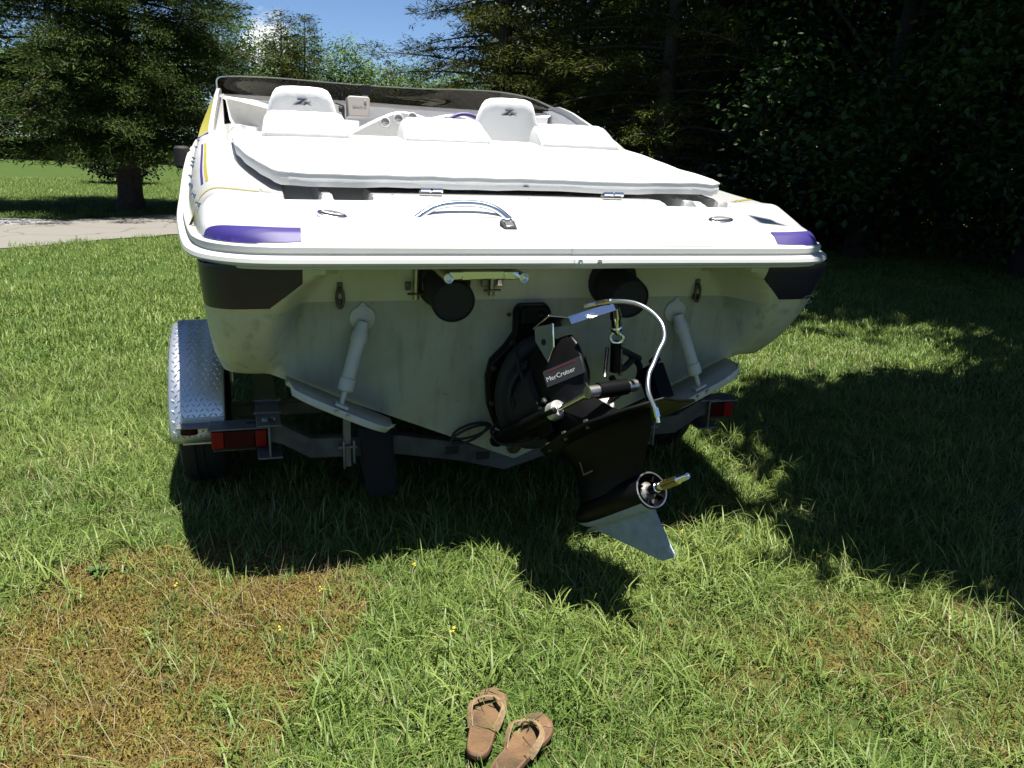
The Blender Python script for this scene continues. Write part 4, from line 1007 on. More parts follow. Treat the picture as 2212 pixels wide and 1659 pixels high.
lawn = bpy.data.objects.new('lawn', me); col.objects.link(lawn); tag(lawn, 'green lawn with a worn brown patch in the foreground', kind='structure')
def road_material():
    m, nt, b = new_mat('pale_worn_asphalt'); L = nt.links; N = nt.nodes.new
    g = N('ShaderNodeNewGeometry'); n1 = N('ShaderNodeTexNoise'); n1.inputs['Scale'].default_value = 60; n1.inputs['Detail'].default_value = 8; L.new(g.outputs['Position'], n1.inputs[0])
    n2 = N('ShaderNodeTexNoise'); n2.inputs['Scale'].default_value = .8; n2.inputs['Detail'].default_value = 8; L.new(g.outputs['Position'], n2.inputs[0])
    mx = N('ShaderNodeMixRGB'); mx.inputs[1].default_value = (.105, .098, .086, 1); mx.inputs[2].default_value = (.165, .155, .138, 1); L.new(n1.outputs[0], mx.inputs[0])
    vo = N('ShaderNodeTexVoronoi'); vo.feature = 'DISTANCE_TO_EDGE'; vo.inputs['Scale'].default_value = .55; L.new(n2.outputs[1], vo.inputs[0])
    ad2 = N('ShaderNodeVectorMath'); ad2.operation = 'ADD'; L.new(g.outputs['Position'], ad2.inputs[0]); L.new(n2.outputs[1], ad2.inputs[1]); L.new(ad2.outputs[0], vo.inputs[0])
    mr = N('ShaderNodeMapRange'); mr.inputs[1].default_value, mr.inputs[2].default_value, mr.inputs[3].default_value, mr.inputs[4].default_value = 0, .012, .45, 1; L.new(vo.outputs[0], mr.inputs[0])
    sc_ = N('ShaderNodeMixRGB'); sc_.blend_type = 'MULTIPLY'; sc_.inputs[0].default_value = 1; L.new(mx.outputs[0], sc_.inputs[1]); L.new(mr.outputs[0], sc_.inputs[2])
    L.new(sc_.outputs[0], b.inputs['Base Color']); b.inputs['Roughness'].default_value = .9
    return m
rd = np.array([(-22, -9), (-12, 1.6), (-4.9, 11.3), (-2.5, 13.55), (2.5, 18.1), (9, 23.5), (22, 31), (60, 45)], float)
rd = np.array([(-40, -19), (-12, 4.2), (-4.9, 11.35), (-2.5, 13.55), (2.5, 18.1), (9, 23.5), (22, 31), (60, 45)], float)
ctr = spline(rd, 10); dd = np.gradient(ctr, axis=0); dd /= np.linalg.norm(dd, axis=1)[:, None]; nn = np.c_[-dd[:, 1], dd[:, 0]]
hwid = 1.62
wv = .06 * np.sin(np.arange(len(ctr)) * 1.7)[:, None]
rows = [np.c_[ctr + nn * (q * (hwid + (wv if abs(q) == 1 else 0))), np.full(len(ctr), .012 + .02 * (1 - q * q))] for q in np.linspace(-1, 1, 7)]
g = G(); g.grid(rows); ro_ = g.build('road', road_material(), None, smooth=60); tag(ro_, 'narrow pale asphalt drive crossing the lawn behind the boat', kind='structure')
branch = spline(np.array([(-4.0, 12.9), (-6.0, 13.4), (-9, 13.2), (-14, 12.0), (-30, 6)], float), 8)
dd = np.gradient(branch, axis=0); dd /= np.linalg.norm(dd, axis=1)[:, None]; nb = np.c_[-dd[:, 1], dd[:, 0]]
g = G(); g.grid([np.c_[branch + nb * q, np.full(len(branch), .022)] for q in (-.6, .6)])
m2 = mat('pale_concrete', (.20, .20, .20), .9, var=.15, vscale=3); b2 = g.build('side_drive', m2, None); tag(b2, 'paler concrete strip branching off the far side of the drive', kind='structure')

# ================================================================== grass (geometry nodes over hidden source clumps)
M['grass'] = leafmat('grass_blade', (.045, .100, .014), (.188, .240, .058), trans=.26, rough=.5, spec=.28, nscale=1.3)
M['straw'] = leafmat('dry_stalk', (.15, .115, .055), (.32, .28, .17), trans=.15, rough=.7, spec=.2)
M['moss'] = leafmat('brown_moss', (.10, .066, .019), (.205, .170, .047), trans=.15, rough=.9, spec=.1, nscale=4)
M['clover'] = leafmat('clover', (.03, .075, .014), (.07, .125, .028), trans=.25, rough=.6, spec=.3)
def blades(n, spread, h0, h1, w0, w1, droop, segs=4, seed=0, tintr=(0, 1), lean=.5):
    r_ = np.random.default_rng(seed); V, Fq, T = [], [], []
    for k in range(n):
        rad = spread * math.sqrt(r_.random()); an = r_.random() * 2 * math.pi; b0 = np.array([rad * math.cos(an), rad * math.sin(an), -.006])
        hd = r_.random() * 2 * math.pi; h = r_.uniform(h0, h1); w_ = r_.uniform(w0, w1); el = math.pi / 2 - abs(r_.normal(0, lean)); dr = r_.uniform(.3, 1) * droop
        d = np.array([math.cos(hd), math.sin(hd)]); p = b0.copy(); sd = np.array([-d[1], d[0], 0]) ; tw = r_.normal(0, .5)
        side = sd * math.cos(tw) + np.array([0, 0, 1]) * math.sin(tw) * .4
        kk = len(V); tv = r_.uniform(*tintr)
        for s in range(segs + 1):
            t = s / segs; ww = w_ * (1 - t ** 1.8) * (.75 + .25 * min(1, t * 4))
            if s < segs: V += [p - side * ww / 2, p + side * ww / 2]; T += [tv, tv]
            else: V += [p.copy()]; T += [tv]
            e_ = el - dr * t * 1.5; st = h / segs
            p = p + np.array([d[0] * math.cos(e_) * st, d[1] * math.cos(e_) * st, math.sin(e_) * st])
            if p[2] < .004: p[2] = .004
        for s in range(segs - 1): Fq += [(kk + 2 * s, kk + 2 * s + 1, kk + 2 * s + 3), (kk + 2 * s, kk + 2 * s + 3, kk + 2 * s + 2)]
        q = kk + 2 * (segs - 1); Fq.append((q, q + 1, q + 2))
    return np.array(V), np.array(Fq), np.array(T)
def clump_coll(name, specs, matn):
    c = bpy.data.collections.new(name)
    for i, sp_ in enumerate(specs):
        V, Fq, T = blades(**sp_, seed=100 + i + len(name))
        o = bpy.data.objects.new(name + '_clump', np_mesh(name, V, Fq, T, [matn], True)); c.objects.link(o)
    return c
c_near = clump_coll('grass_near', [dict(n=70, spread=.075, h0=.02, h1=.065, w0=.0020, w1=.0042, droop=1.1, lean=.7) for _ in range(4)] +
                    [dict(n=26, spread=.06, h0=.05, h1=.13, w0=.0030, w1=.0060, droop=1.35, lean=.75, tintr=(.2, .9)) for _ in range(2)], 'grass')
c_long = clump_coll('grass_long', [dict(n=16, spread=.07, h0=.08, h1=.20, w0=.0042, w1=.0078, droop=1.5, lean=.75, segs=5, tintr=(.2, 1)) for _ in range(4)], 'grass')
c_straw = clump_coll('dry_stalks', [dict(n=14, spread=.09, h0=.03, h1=.12, w0=.0012, w1=.0024, droop=.6, lean=1.1, segs=3) for _ in range(3)], 'straw')
c_moss = clump_coll('moss', [dict(n=70, spread=.05, h0=.006, h1=.024, w0=.003, w1=.006, droop=1.2, lean=.8, segs=2) for _ in range(3)], 'moss')
c_clov = clump_coll('clover', [dict(n=22, spread=.06, h0=.010, h1=.026, w0=.006, w1=.011, droop=1.5, lean=.7, segs=2) for _ in range(3)], 'clover')
c_far = clump_coll('grass_far', [dict(n=90, spread=.20, h0=.03, h1=.095, w0=.005, w1=.010, droop=1.1, lean=.65, segs=3) for _ in range(3)], 'grass')
def scatter(name, poly_x, poly_y, res, densf, coll, smin, smax, label, seed=0, zoff=0.0):
    """one stuff object: points over a patch of ground carrying instanced clumps"""
    xs, ys_ = np.arange(*poly_x, res), np.arange(*poly_y, res)
    X, Y = np.meshgrid(xs, ys_, indexing='ij'); V = np.c_[X.ravel(), Y.ravel(), (gz(X, Y) + zoff).ravel()]
    ii = np.arange(X.size).reshape(X.shape); Fq = np.c_[ii[:-1, :-1].ravel(), ii[1:, :-1].ravel(), ii[1:, 1:].ravel(), ii[:-1, 1:].ravel()]
    D_ = densf(X, Y).ravel()
    keep = D_[Fq].max(1) > 0; Fq = Fq[keep]
    me = np_mesh(name, V, Fq, smooth=True); at = me.attributes.new('dens', 'FLOAT', 'POINT'); at.data.foreach_set('value', D_.astype(np.float32))
    o = bpy.data.objects.new(name, me); col.objects.link(o); tag(o, label, kind='stuff')
    ng = bpy.data.node_groups.new(name, 'GeometryNodeTree')
    ng.interface.new_socket('Geometry', in_out='INPUT', socket_type='NodeSocketGeometry'); ng.interface.new_socket('Geometry', in_out='OUTPUT', socket_type='NodeSocketGeometry')
    N, L = ng.nodes.new, ng.links
    gi, go = N('NodeGroupInput'), N('NodeGroupOutput'); dp = N('GeometryNodeDistributePointsOnFaces'); dp.inputs['Seed'].default_value = seed
    na = N('GeometryNodeInputNamedAttribute'); na.data_type = 'FLOAT'; na.inputs[0].default_value = 'dens'
    L.new(gi.outputs[0], dp.inputs['Mesh']); L.new(na.outputs[0], dp.inputs['Density'])
    ci = N('GeometryNodeCollectionInfo'); ci.inputs[0].default_value = coll; ci.inputs['Separate Children'].default_value = True; ci.inputs['Reset Children'].default_value = True
    ip = N('GeometryNodeInstanceOnPoints'); ip.inputs['Pick Instance'].default_value = True
    rr_ = N('FunctionNodeRandomValue'); rr_.data_type = 'FLOAT_VECTOR'; rr_.inputs[0].default_value = (-.15, -.15, 0); rr_.inputs[1].default_value = (.15, .15, 6.283)
    rs = N('FunctionNodeRandomValue'); rs.data_type = 'FLOAT'; rs.inputs[2].default_value, rs.inputs[3].default_value = smin, smax; rs.inputs['Seed'].default_value = 5
    L.new(dp.outputs[0], ip.inputs['Points']); L.new(ci.outputs[0], ip.inputs['Instance']); L.new(rr_.outputs[0], ip.inputs['Rotation']); L.new(rs.outputs[1], ip.inputs['Scale']); L.new(ip.outputs[0], go.inputs[0])
    md_ = o.modifiers.new('scatter', 'NODES'); md_.node_group = ng
    return o
def view(x, y, m=.25):
    """inside the ground the camera could see, with a margin for a step to the side"""
    dx, dy = x - CAM.x, y - CAM.y; a = np.arctan2(dx, dy) - YAW
    return (np.abs(a) < R(34) + m * .5) & (dy > -1)
def sandal_clear(x, y):
    out = np.ones_like(x)
    for (tx, ty), (hx, hy) in (((-.385, -.965), (-.50, -1.205)), ((-.295, -1.10), (-.475, -1.285))):
        d = np.array([hx - tx, hy - ty]); t = np.clip(((x - tx) * d[0] + (y - ty) * d[1]) / (d @ d), 0, 1)
        out *= np.hypot(x - tx - t * d[0], y - ty - t * d[1]) > .036
    return out
def onroad(x, y):
    P_ = np.stack([x, y], -1); d = np.full(x.shape, 1e9)
    for c in ctr[::2]: d = np.minimum(d, np.hypot(x - c[0], y - c[1]))
    for c in branch[::2]: d = np.minimum(d, np.hypot(x - c[0], y - c[1]) + .9)
    return d < 1.72
rr0 = lambda x, y: np.hypot(x - CAM.x, y - CAM.y)
scatter('grass', (-3.6, 5.2), (-2.0, 4.6), .06, lambda x, y: 330 * view(x, y) * (1 - .80 * dead(x, y)) * sandal_clear(x, y) * (.45 + .9 * vnoise(x, y, .35, 5)) * (rr0(x, y) < 6), c_near, .7, 1.25, 'uneven green lawn grass around the boat and sandals', 1)
scatter('long_grass', (-3.6, 5.2), (-2.0, 4.6), .06, lambda x, y: 85 * view(x, y) * (1 - .985 * dead(x, y)) * sandal_clear(x, y) * sstep(.35, .75, vnoise(x, y, .45, 6)) * (rr0(x, y) < 6), c_long, .6, 1.15, 'longer tufts of drooping grass in the lawn', 2)
scatter('dry_stalks', (-3.6, 4.2), (-2.0, 3.2), .06, lambda x, y: view(x, y) * sandal_clear(x, y) * (70 * (.2 + vnoise(x, y, .5, 7)) + 70 * dead(x, y)), c_straw, .7, 1.5, 'dry straw coloured stalks lying in the lawn', 3)
scatter('moss', (-3.0, 1.5), (-2.0, 1.0), .05, lambda x, y: 1000 * view(x, y) * np.clip(dead(x, y) * 1.3 - .1, 0, 1) * (.6 + .6 * vnoise(x, y, .09, 8)), c_moss, .7, 1.5, 'short brown moss on the worn patch of lawn', 4)
scatter('clover', (-3.6, 4.2), (-2.0, 3.2), .06, lambda x, y: view(x, y) * sandal_clear(x, y) * (60 * dead(x, y) * sstep(.45, .7, vnoise(x, y, .16, 12)) + 40 * sstep(.5, .8, vnoise(x, y, .4, 11))), c_clov, .6, 1.2, 'low clover leaves between the grass', 5)
scatter('mid_grass', (-16, 17), (-1, 15), .3, lambda x, y: np.where(rr0(x, y) < 9.5, 62, 30) * view(x, y) * (rr0(x, y) > 5.7) * (rr0(x, y) < 17) * (.5 + vnoise(x, y, 1.2, 5)) * (1 - onroad(x, y)), c_far, .7, 1.2, 'mown lawn grass further back beside the boat and road', 6)
scatter('far_grass', (-26, 20), (9, 34), .5, lambda x, y: 9 * view(x, y) * (rr0(x, y) > 16.5) * (rr0(x, y) < 34) * (.5 + vnoise(x, y, 2, 5)) * (1 - onroad(x, y)), c_far, .9, 1.5, 'mown grass around the cedar beyond the road', 7)

# ================================================================== trees
def frames(n, seed):
    r_ = np.random.default_rng(seed); h = r_.normal(size=n.shape); u = np.cross(n, h); u /= np.linalg.norm(u, axis=1)[:, None] + 1e-9
    return u, np.cross(n, u)
LEAF = (np.array([(0, 0, 0), (.5, .27, .06), (1, 0, -.05), (.5, -.27, .06)]), np.array([(0, 1, 2), (0, 2, 3)]))
OVAL = (np.array([(0, 0, 0), (.22, .24, .05), (.62, .27, .04), (1, 0, -.08), (.62, -.27, .04), (.22, -.24, .05)]), np.array([(0, 1, 2), (0, 2, 3), (0, 3, 4), (0, 4, 5)]))
SPIKE = (np.array([(0, 0, 0), (.35, .09, .02), (1, 0, 0), (.4, -.09, .02)]), np.array([(0, 1, 2), (0, 2, 3)]))
def foliage(name, P, size, nrm, heading, tmpl, tint, m_, parent):
    """joins leaf shapes at P, facing nrm, growing along heading"""
    n = nrm / (np.linalg.norm(nrm, axis=1)[:, None] + 1e-9)
    u = heading - n * (heading * n).sum(1)[:, None]; u /= np.linalg.norm(u, axis=1)[:, None] + 1e-9; w = np.cross(n, u)
    T, f = tmpl; V = P[:, None] + size[:, None, None] * (T[None, :, 0, None] * u[:, None] + T[None, :, 1, None] * w[:, None] + T[None, :, 2, None] * n[:, None])
    k = len(T); Fq = (np.arange(len(P))[:, None, None] * k + f[None]).reshape(-1, 3)
    me = np_mesh(name, V.reshape(-1, 3), Fq, np.repeat(tint, k), [m_])
    o = bpy.data.objects.new(name, me); col.objects.link(o); o.parent = parent; o.matrix_parent_inverse = Matrix.Translation(-world_offset(parent))
    return o
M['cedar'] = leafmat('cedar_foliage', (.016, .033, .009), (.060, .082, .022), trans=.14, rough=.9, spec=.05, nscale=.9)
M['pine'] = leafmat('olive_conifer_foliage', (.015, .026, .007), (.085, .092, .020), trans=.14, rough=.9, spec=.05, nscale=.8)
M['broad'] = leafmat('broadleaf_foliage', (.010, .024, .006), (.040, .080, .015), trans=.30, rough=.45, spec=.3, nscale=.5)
M['shade'] = leafmat('deep_shade_foliage', (.006, .014, .004), (.017, .032, .008), trans=.16, rough=.5, spec=.3, nscale=.5)  # leaf greens darkened so the colour carries the woods' shade
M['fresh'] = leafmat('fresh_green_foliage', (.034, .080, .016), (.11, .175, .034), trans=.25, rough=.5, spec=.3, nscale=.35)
def conifer(name, base, H, zlow, rad, label, m_, seed, group=None, nbr=150, tufts=16, spk=9, sz=.11, droop=.25, rise=.25, trunk_r=.25, cat='tree', bark='bark', asym=None, zmin=.3):
    r_ = np.random.default_rng(seed); t0_ = thing(name, base, label, cat, group); B = np.array(base, float)
    g = G(); zz = np.r_[0, .12, .35, 1, np.linspace(1.6, H, 8)]
    rr_ = trunk_r * np.interp(zz, [0, .12, .35, 1, H], [1.55, 1.3, 1.08, .95, .12])
    lean_ = np.c_[.06 * np.sin(zz * .7 + seed), .06 * np.cos(zz * .9 + seed), zz]
    g.tube(B + lean_ * [1, 1, 1] + [0, 0, -.05], rr_ * 1.0, 14)
    g.v = [(x + .05 * trunk_r / .25 * math.sin(9 * math.atan2(y - B[1], x - B[0])) * .35 * (x - B[0]), y + .35 * .05 * math.sin(9 * math.atan2(y - B[1], x - B[0])) * (y - B[1]), z) for x, y, z in g.v]
    Ps, Ns, Hs, Ts, Ss = [], [], [], [], []
    for k in range(nbr):
        q = ((k + r_.random()) / nbr) ** 1.25; z = zlow + (H - zlow) * q; az = k * 2.399 + r_.normal(0, .35)
        L_ = rad(q) * r_.uniform(.68, 1.12) * (asym(az) if asym else 1); d = np.array([math.cos(az), math.sin(az), 0]); rs_ = rise * r_.uniform(.4, 1.5); dp_ = droop * r_.uniform(.5, 1.6) * (1 - q)
        t = np.linspace(0, 1, 7); sw = r_.normal(0, .12); sdv = np.array([-d[1], d[0], 0])
        path = B + [0, 0, z] + d * (t * L_)[:, None] + sdv * (sw * t * t * L_)[:, None] + np.array([0, 0, 1]) * ((rs_ * t - dp_ * t * t - .0 * t) * L_)[:, None]
        path[:, 2] = np.maximum(path[:, 2], zmin + .1)
        g.tube(path, np.linspace(.045, .008, 7) * (trunk_r / .25) * (1 - .5 * q), 5, caps=False)
        nt_ = max(3, int(tufts * (L_ / 2.2) ** 1.3)); tt = r_.uniform(.06, 1.04, nt_) ** .8; c = np.array([np.interp(tt, t, path[:, i]) for i in range(3)]).T
        lat = r_.normal(0, .19, nt_) * L_ * (1.08 - tt * .75); c = c + sdv * lat[:, None] + np.array([0, 0, 1]) * (r_.normal(0, .05, nt_) * L_ * .6 - np.abs(lat) * .12 + .03)[:, None]
        hd = d + sdv * (lat / (L_ * .3 + .1))[:, None] * .9; hd += r_.normal(0, .25, hd.shape) + [0, 0, .12]
        ok_ = c[:, 2] > zmin + .25 * r_.random(nt_); c, hd = c[ok_], hd[ok_]; nt_ = len(c)
        if nt_ == 0: continue
        n_s = spk * nt_; cc = np.repeat(c, spk, 0); hh = np.repeat(hd, spk, 0)
        spread_ = r_.normal(0, 1, (n_s, 3)) * [sz * 1.05, sz * 1.05, sz * .5]
        Ps.append(cc + spread_ + hh * (r_.random(n_s) * sz * 1.2)[:, None]); Hs.append(hh + r_.normal(0, .45, (n_s, 3))); Ns.append(r_.normal(0, .6, (n_s, 3)) + [0, 0, 1]); Ts.append(np.clip(np.repeat(r_.normal(.5, .18, nt_), spk) + r_.normal(0, .12, n_s), 0, 1)); Ss.append(sz * r_.uniform(.7, 1.9, n_s))
    g.build('trunk', bark, t0_, smooth=60)
    foliage('crown', np.vstack(Ps), np.concatenate(Ss), np.vstack(Ns), np.vstack(Hs), SPIKE, np.concatenate(Ts), m_, t0_)
    return t0_
def broadleaf(name, base, H, blobs, label, m_, seed, group=None, nclus=90, per=60, sz=.09, sig=.28, trunk_r=.15, tmpl=OVAL, cat='tree', bark='barkg', shell=.45, flat=.7, limbs=14):
    """blobs: (dx, dy, z, rx, ry, rz) ellipsoids the crown fills with leafy clusters"""
    r_ = np.random.default_rng(seed); t0_ = thing(name, base, label, cat, group); B = np.array(base, float)
    vol = np.array([b_[3] * b_[4] * b_[5] for b_ in blobs]) ** .67; cnt = np.maximum(3, (nclus * vol / vol.sum()).astype(int)); C_ = []
    for b_, n in zip(blobs, cnt):
        v = r_.normal(size=(n, 3)); v /= np.linalg.norm(v, axis=1)[:, None]; v *= (shell + (1 - shell) * r_.random(n) ** .5)[:, None]
        C_.append(B + np.array(b_[:3]) + v * b_[3:])
    C_ = np.vstack(C_); C_ = C_[C_[:, 2] > .25]
    g = G(); top = C_[:, 2].max(); zz = np.linspace(0, top * .8, 8)
    trp = B + np.c_[.15 * np.sin(zz * .5 + seed), .15 * np.cos(zz * .6 + seed) - .15 * math.cos(seed), zz]; trp[0] = B + [0, 0, -.05]
    g.tube(trp, trunk_r * np.array([1.4, 1.05, .9, .78, .62, .48, .34, .2]), 12)
    for c in C_[r_.permutation(len(C_))[:limbs]]:
        zb_ = max(min(c[2] * .6, top * .7), .3); s_ = np.array([np.interp(zb_, zz, trp[:, i]) for i in range(3)])
        m_id = (s_ + c) / 2 + [0, 0, .12 * np.linalg.norm(c - s_)] + r_.normal(0, .08, 3)
        g.tube(spline([s_, m_id, c], 5), np.linspace(trunk_r * .32, .012, 11), 6, caps=False)
    g.build('trunk', bark, t0_, smooth=60)
    n = len(C_) * per; cc = np.repeat(C_, per, 0); off = r_.normal(0, 1, (n, 3)) * sig * [1, 1, flat]; P = cc + off
    out = P - cc; nr = r_.normal(0, .55, (n, 3)) + [0, 0, 1.0] + out * .6; hd = out + r_.normal(0, .3, (n, 3)) - [0, 0, .12]
    tn = np.clip(np.repeat(r_.normal(.5, .15, len(C_)), per) + r_.normal(0, .16, n), 0, 1)
    foliage('crown', P, sz * r_.uniform(.65, 1.25, n), nr, hd, tmpl, tn, m_, t0_)
    return t0_
# left cedars across the road
conifer('cedar_tree', (-3.72, 16.4, 0), 9.5, 1.12, lambda q: 3.4 * (1 - q) ** .55 * (.75 + .45 * math.sin(min(q * 9, 1.57))), 'big dark cedar with a thick trunk and low drooping branches across the road', 'cedar', 11, zmin=.95, nbr=240, tufts=48, spk=24, sz=.080, droop=.40, rise=.22, trunk_r=.24, asym=lambda az: 1 - .22 * max(0, math.cos(az)))
conifer('cedar_tree', (-8.6, 16.6, 0), 9.0, 1.1, lambda q: 3.2 * (1 - q) ** .55, 'cedar standing at the left edge of the picture beside the big cedar', 'cedar', 12, zmin=1.0, nbr=150, tufts=30, spk=20, sz=.085, droop=.32, rise=.2, trunk_r=.22)
# conifers behind the boat
conifer('conifer_tree', (4.0, 14.4, 0), 10, .5, lambda q: 3.1 * (1 - q) ** .6, 'olive green conifer with ragged branches on the left edge of the woods', 'pine', 21, nbr=180, tufts=38, spk=22, sz=.072, droop=.34, rise=.18, trunk_r=.2)
conifer('conifer_tree', (6.4, 11.6, 0), 10, .4, lambda q: 3.0 * (1 - q) ** .6, 'dark conifer in deep shade behind the starboard side of the boat', 'pine', 22, nbr=150, tufts=34, spk=22, sz=.075, droop=.3, rise=.15, trunk_r=.2)
conifer('conifer_tree', (8.2, 16.5, 0), 11, .4, lambda q: 3.2 * (1 - q) ** .6, 'tall conifer behind the other conifers of the woods', 'pine', 23, nbr=120, tufts=24, spk=12, sz=.13, droop=.3, rise=.15, trunk_r=.2)
# woods on the right
G1 = 'broadleaf trees in the dark woods right of the boat'
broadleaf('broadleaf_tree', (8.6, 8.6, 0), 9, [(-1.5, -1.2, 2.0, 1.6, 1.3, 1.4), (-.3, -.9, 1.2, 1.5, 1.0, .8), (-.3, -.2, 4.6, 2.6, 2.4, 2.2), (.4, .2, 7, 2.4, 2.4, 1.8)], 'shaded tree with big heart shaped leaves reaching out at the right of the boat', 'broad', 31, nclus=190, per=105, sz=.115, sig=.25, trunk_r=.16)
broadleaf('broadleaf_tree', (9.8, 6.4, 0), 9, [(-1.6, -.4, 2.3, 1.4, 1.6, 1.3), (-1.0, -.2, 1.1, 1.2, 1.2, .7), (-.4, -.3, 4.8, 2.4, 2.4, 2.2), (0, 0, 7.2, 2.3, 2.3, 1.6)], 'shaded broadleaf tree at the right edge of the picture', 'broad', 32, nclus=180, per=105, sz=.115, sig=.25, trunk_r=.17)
for i, (x, y) in enumerate([(11.2, 10.4), (9.4, 12.6), (13.6, 8.6), (12.4, 14.2), (15.6, 12.0), (7.6, 19.5), (11.4, 18.6), (16, 17), (18, 9.5), (14.6, 21.5)]):
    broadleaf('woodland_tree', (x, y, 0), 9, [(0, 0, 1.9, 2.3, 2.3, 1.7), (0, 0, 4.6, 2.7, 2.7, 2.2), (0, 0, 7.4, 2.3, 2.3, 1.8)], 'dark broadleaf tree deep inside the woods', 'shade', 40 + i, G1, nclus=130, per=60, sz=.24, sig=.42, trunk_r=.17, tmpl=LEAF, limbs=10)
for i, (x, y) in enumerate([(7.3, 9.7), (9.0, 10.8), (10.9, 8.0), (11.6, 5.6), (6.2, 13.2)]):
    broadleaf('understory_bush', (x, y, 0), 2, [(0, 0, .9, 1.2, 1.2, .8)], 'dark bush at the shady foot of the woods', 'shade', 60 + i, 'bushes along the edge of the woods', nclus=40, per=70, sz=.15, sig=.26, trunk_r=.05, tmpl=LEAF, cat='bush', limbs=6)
G4 = 'trees far back in the woods'
for i, (x, y) in enumerate([(12, 33), (17, 29.5), (22, 26), (27, 22), (31, 17), (33, 11), (24, 35), (36, 27), (19, 36)]):
    broadleaf('deep_wood_tree', (x, y, 0), 9, [(0, 0, 2.6, 3.6, 3.6, 2.6), (0, 0, 7, 3.8, 3.8, 3.0)], 'dim tree far back in the woods', 'shade', 160 + i, G4, nclus=120, per=60, sz=.5, sig=.7, trunk_r=.2, tmpl=LEAF, limbs=6)
# high canopy that shades the lawn on the right
G2 = 'tall shade trees whose crowns overhang the right of the lawn'
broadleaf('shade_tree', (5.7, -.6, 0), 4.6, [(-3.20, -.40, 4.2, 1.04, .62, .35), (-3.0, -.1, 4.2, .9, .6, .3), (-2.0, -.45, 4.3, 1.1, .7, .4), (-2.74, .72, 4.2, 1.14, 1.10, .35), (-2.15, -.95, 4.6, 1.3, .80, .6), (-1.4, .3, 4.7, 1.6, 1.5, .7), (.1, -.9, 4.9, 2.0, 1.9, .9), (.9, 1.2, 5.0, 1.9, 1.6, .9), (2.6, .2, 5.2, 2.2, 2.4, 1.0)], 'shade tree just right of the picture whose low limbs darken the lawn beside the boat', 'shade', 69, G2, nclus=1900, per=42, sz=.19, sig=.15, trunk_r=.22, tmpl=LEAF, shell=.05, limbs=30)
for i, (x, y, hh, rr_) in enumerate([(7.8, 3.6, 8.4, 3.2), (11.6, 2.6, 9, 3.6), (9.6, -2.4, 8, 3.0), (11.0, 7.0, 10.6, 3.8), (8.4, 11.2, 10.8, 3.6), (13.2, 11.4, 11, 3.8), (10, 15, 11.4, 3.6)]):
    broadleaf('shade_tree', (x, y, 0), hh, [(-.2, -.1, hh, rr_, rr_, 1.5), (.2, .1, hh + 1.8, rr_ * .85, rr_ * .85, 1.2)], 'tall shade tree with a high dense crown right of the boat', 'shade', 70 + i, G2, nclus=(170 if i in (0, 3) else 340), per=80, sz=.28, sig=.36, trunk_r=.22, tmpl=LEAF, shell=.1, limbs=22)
# far edge of the lawn
G3 = 'leafy trees along the far edge of the lawn'
k_ = 0
FT = 1.42
for x, y, hh, w_ in [(-42, 58, 7, 5), (-35, 57, 6.5, 5), (-28.5, 58, 7, 4.6), (-23, 56, 6, 4.2), (-17.5, 58, 7, 4.4), (-12.5, 56, 6, 4), (-8, 57, 6.6, 3.6), (-3.8, 56, 7.0, 3.4), (.2, 55, 6.6, 3.2), (4.0, 56, 6.0, 3.2), (7.6, 54, 5.2, 3.0), (10.6, 52, 4.7, 3.0), (14, 50, 5.8, 3.2), (18, 52, 7.2, 3.6), (23, 54, 8, 4), (29, 52, 8, 4)]:
    FL = {-3.8: 'leafy green tree in the distance between the big cedar and the left bare spruce', .2: 'leafy green tree in the distance at the foot of the left bare spruce', 4.0: 'leafy green tree in the distance just right of the right bare spruce', 7.6: 'light green tree in the distance in the middle of the sky gap', 10.6: 'light green tree in the distance touching the ragged olive conifer'}.get(x, 'leafy tree at the far edge of the lawn hidden behind the cedars' if x < 0 else 'leafy tree far off behind the conifers of the woods')
    broadleaf('far_tree', (x, y, 0), hh, [(0, 0, hh * FT * .42, w_, w_ * .8, hh * FT * .42), (w_ * .2, 0, hh * FT * .72, w_ * .62, w_ * .6, hh * FT * .28)], FL, 'fresh', 90 + k_, G3, nclus=110, per=(150 if -6 < x < 16 else 60), sz=(.2 if -6 < x < 16 else .34), sig=.50, trunk_r=.18, tmpl=LEAF, limbs=8); k_ += 1
for i, (x, y, h_) in enumerate([(.25, 50, 8.9), (1.6, 51, 9.0)]):
    conifer('spruce_tree', (x, y, 0), h_, 1.2, lambda q: 1.9 * (1 - q) ** .8 + .25, ['thin ragged spruce top against the white cloud, left of two', 'thin ragged spruce top against the blue sky, right of two'][i], 'pine', 120 + i, 'two bare topped spruces in the distance', nbr=64, tufts=18, spk=24, sz=.19, droop=.2, rise=.1, trunk_r=.14)
broadleaf('round_shrub', (-5.6, 27.5, 0), 1.8, [(0, 0, .85, 1.15, 1.0, .8)], 'low round dark shrub on the far lawn behind the cedar trunk', 'shade', 140, None, nclus=60, per=70, sz=.15, sig=.2, trunk_r=.05, tmpl=LEAF, cat='shrub', limbs=6)

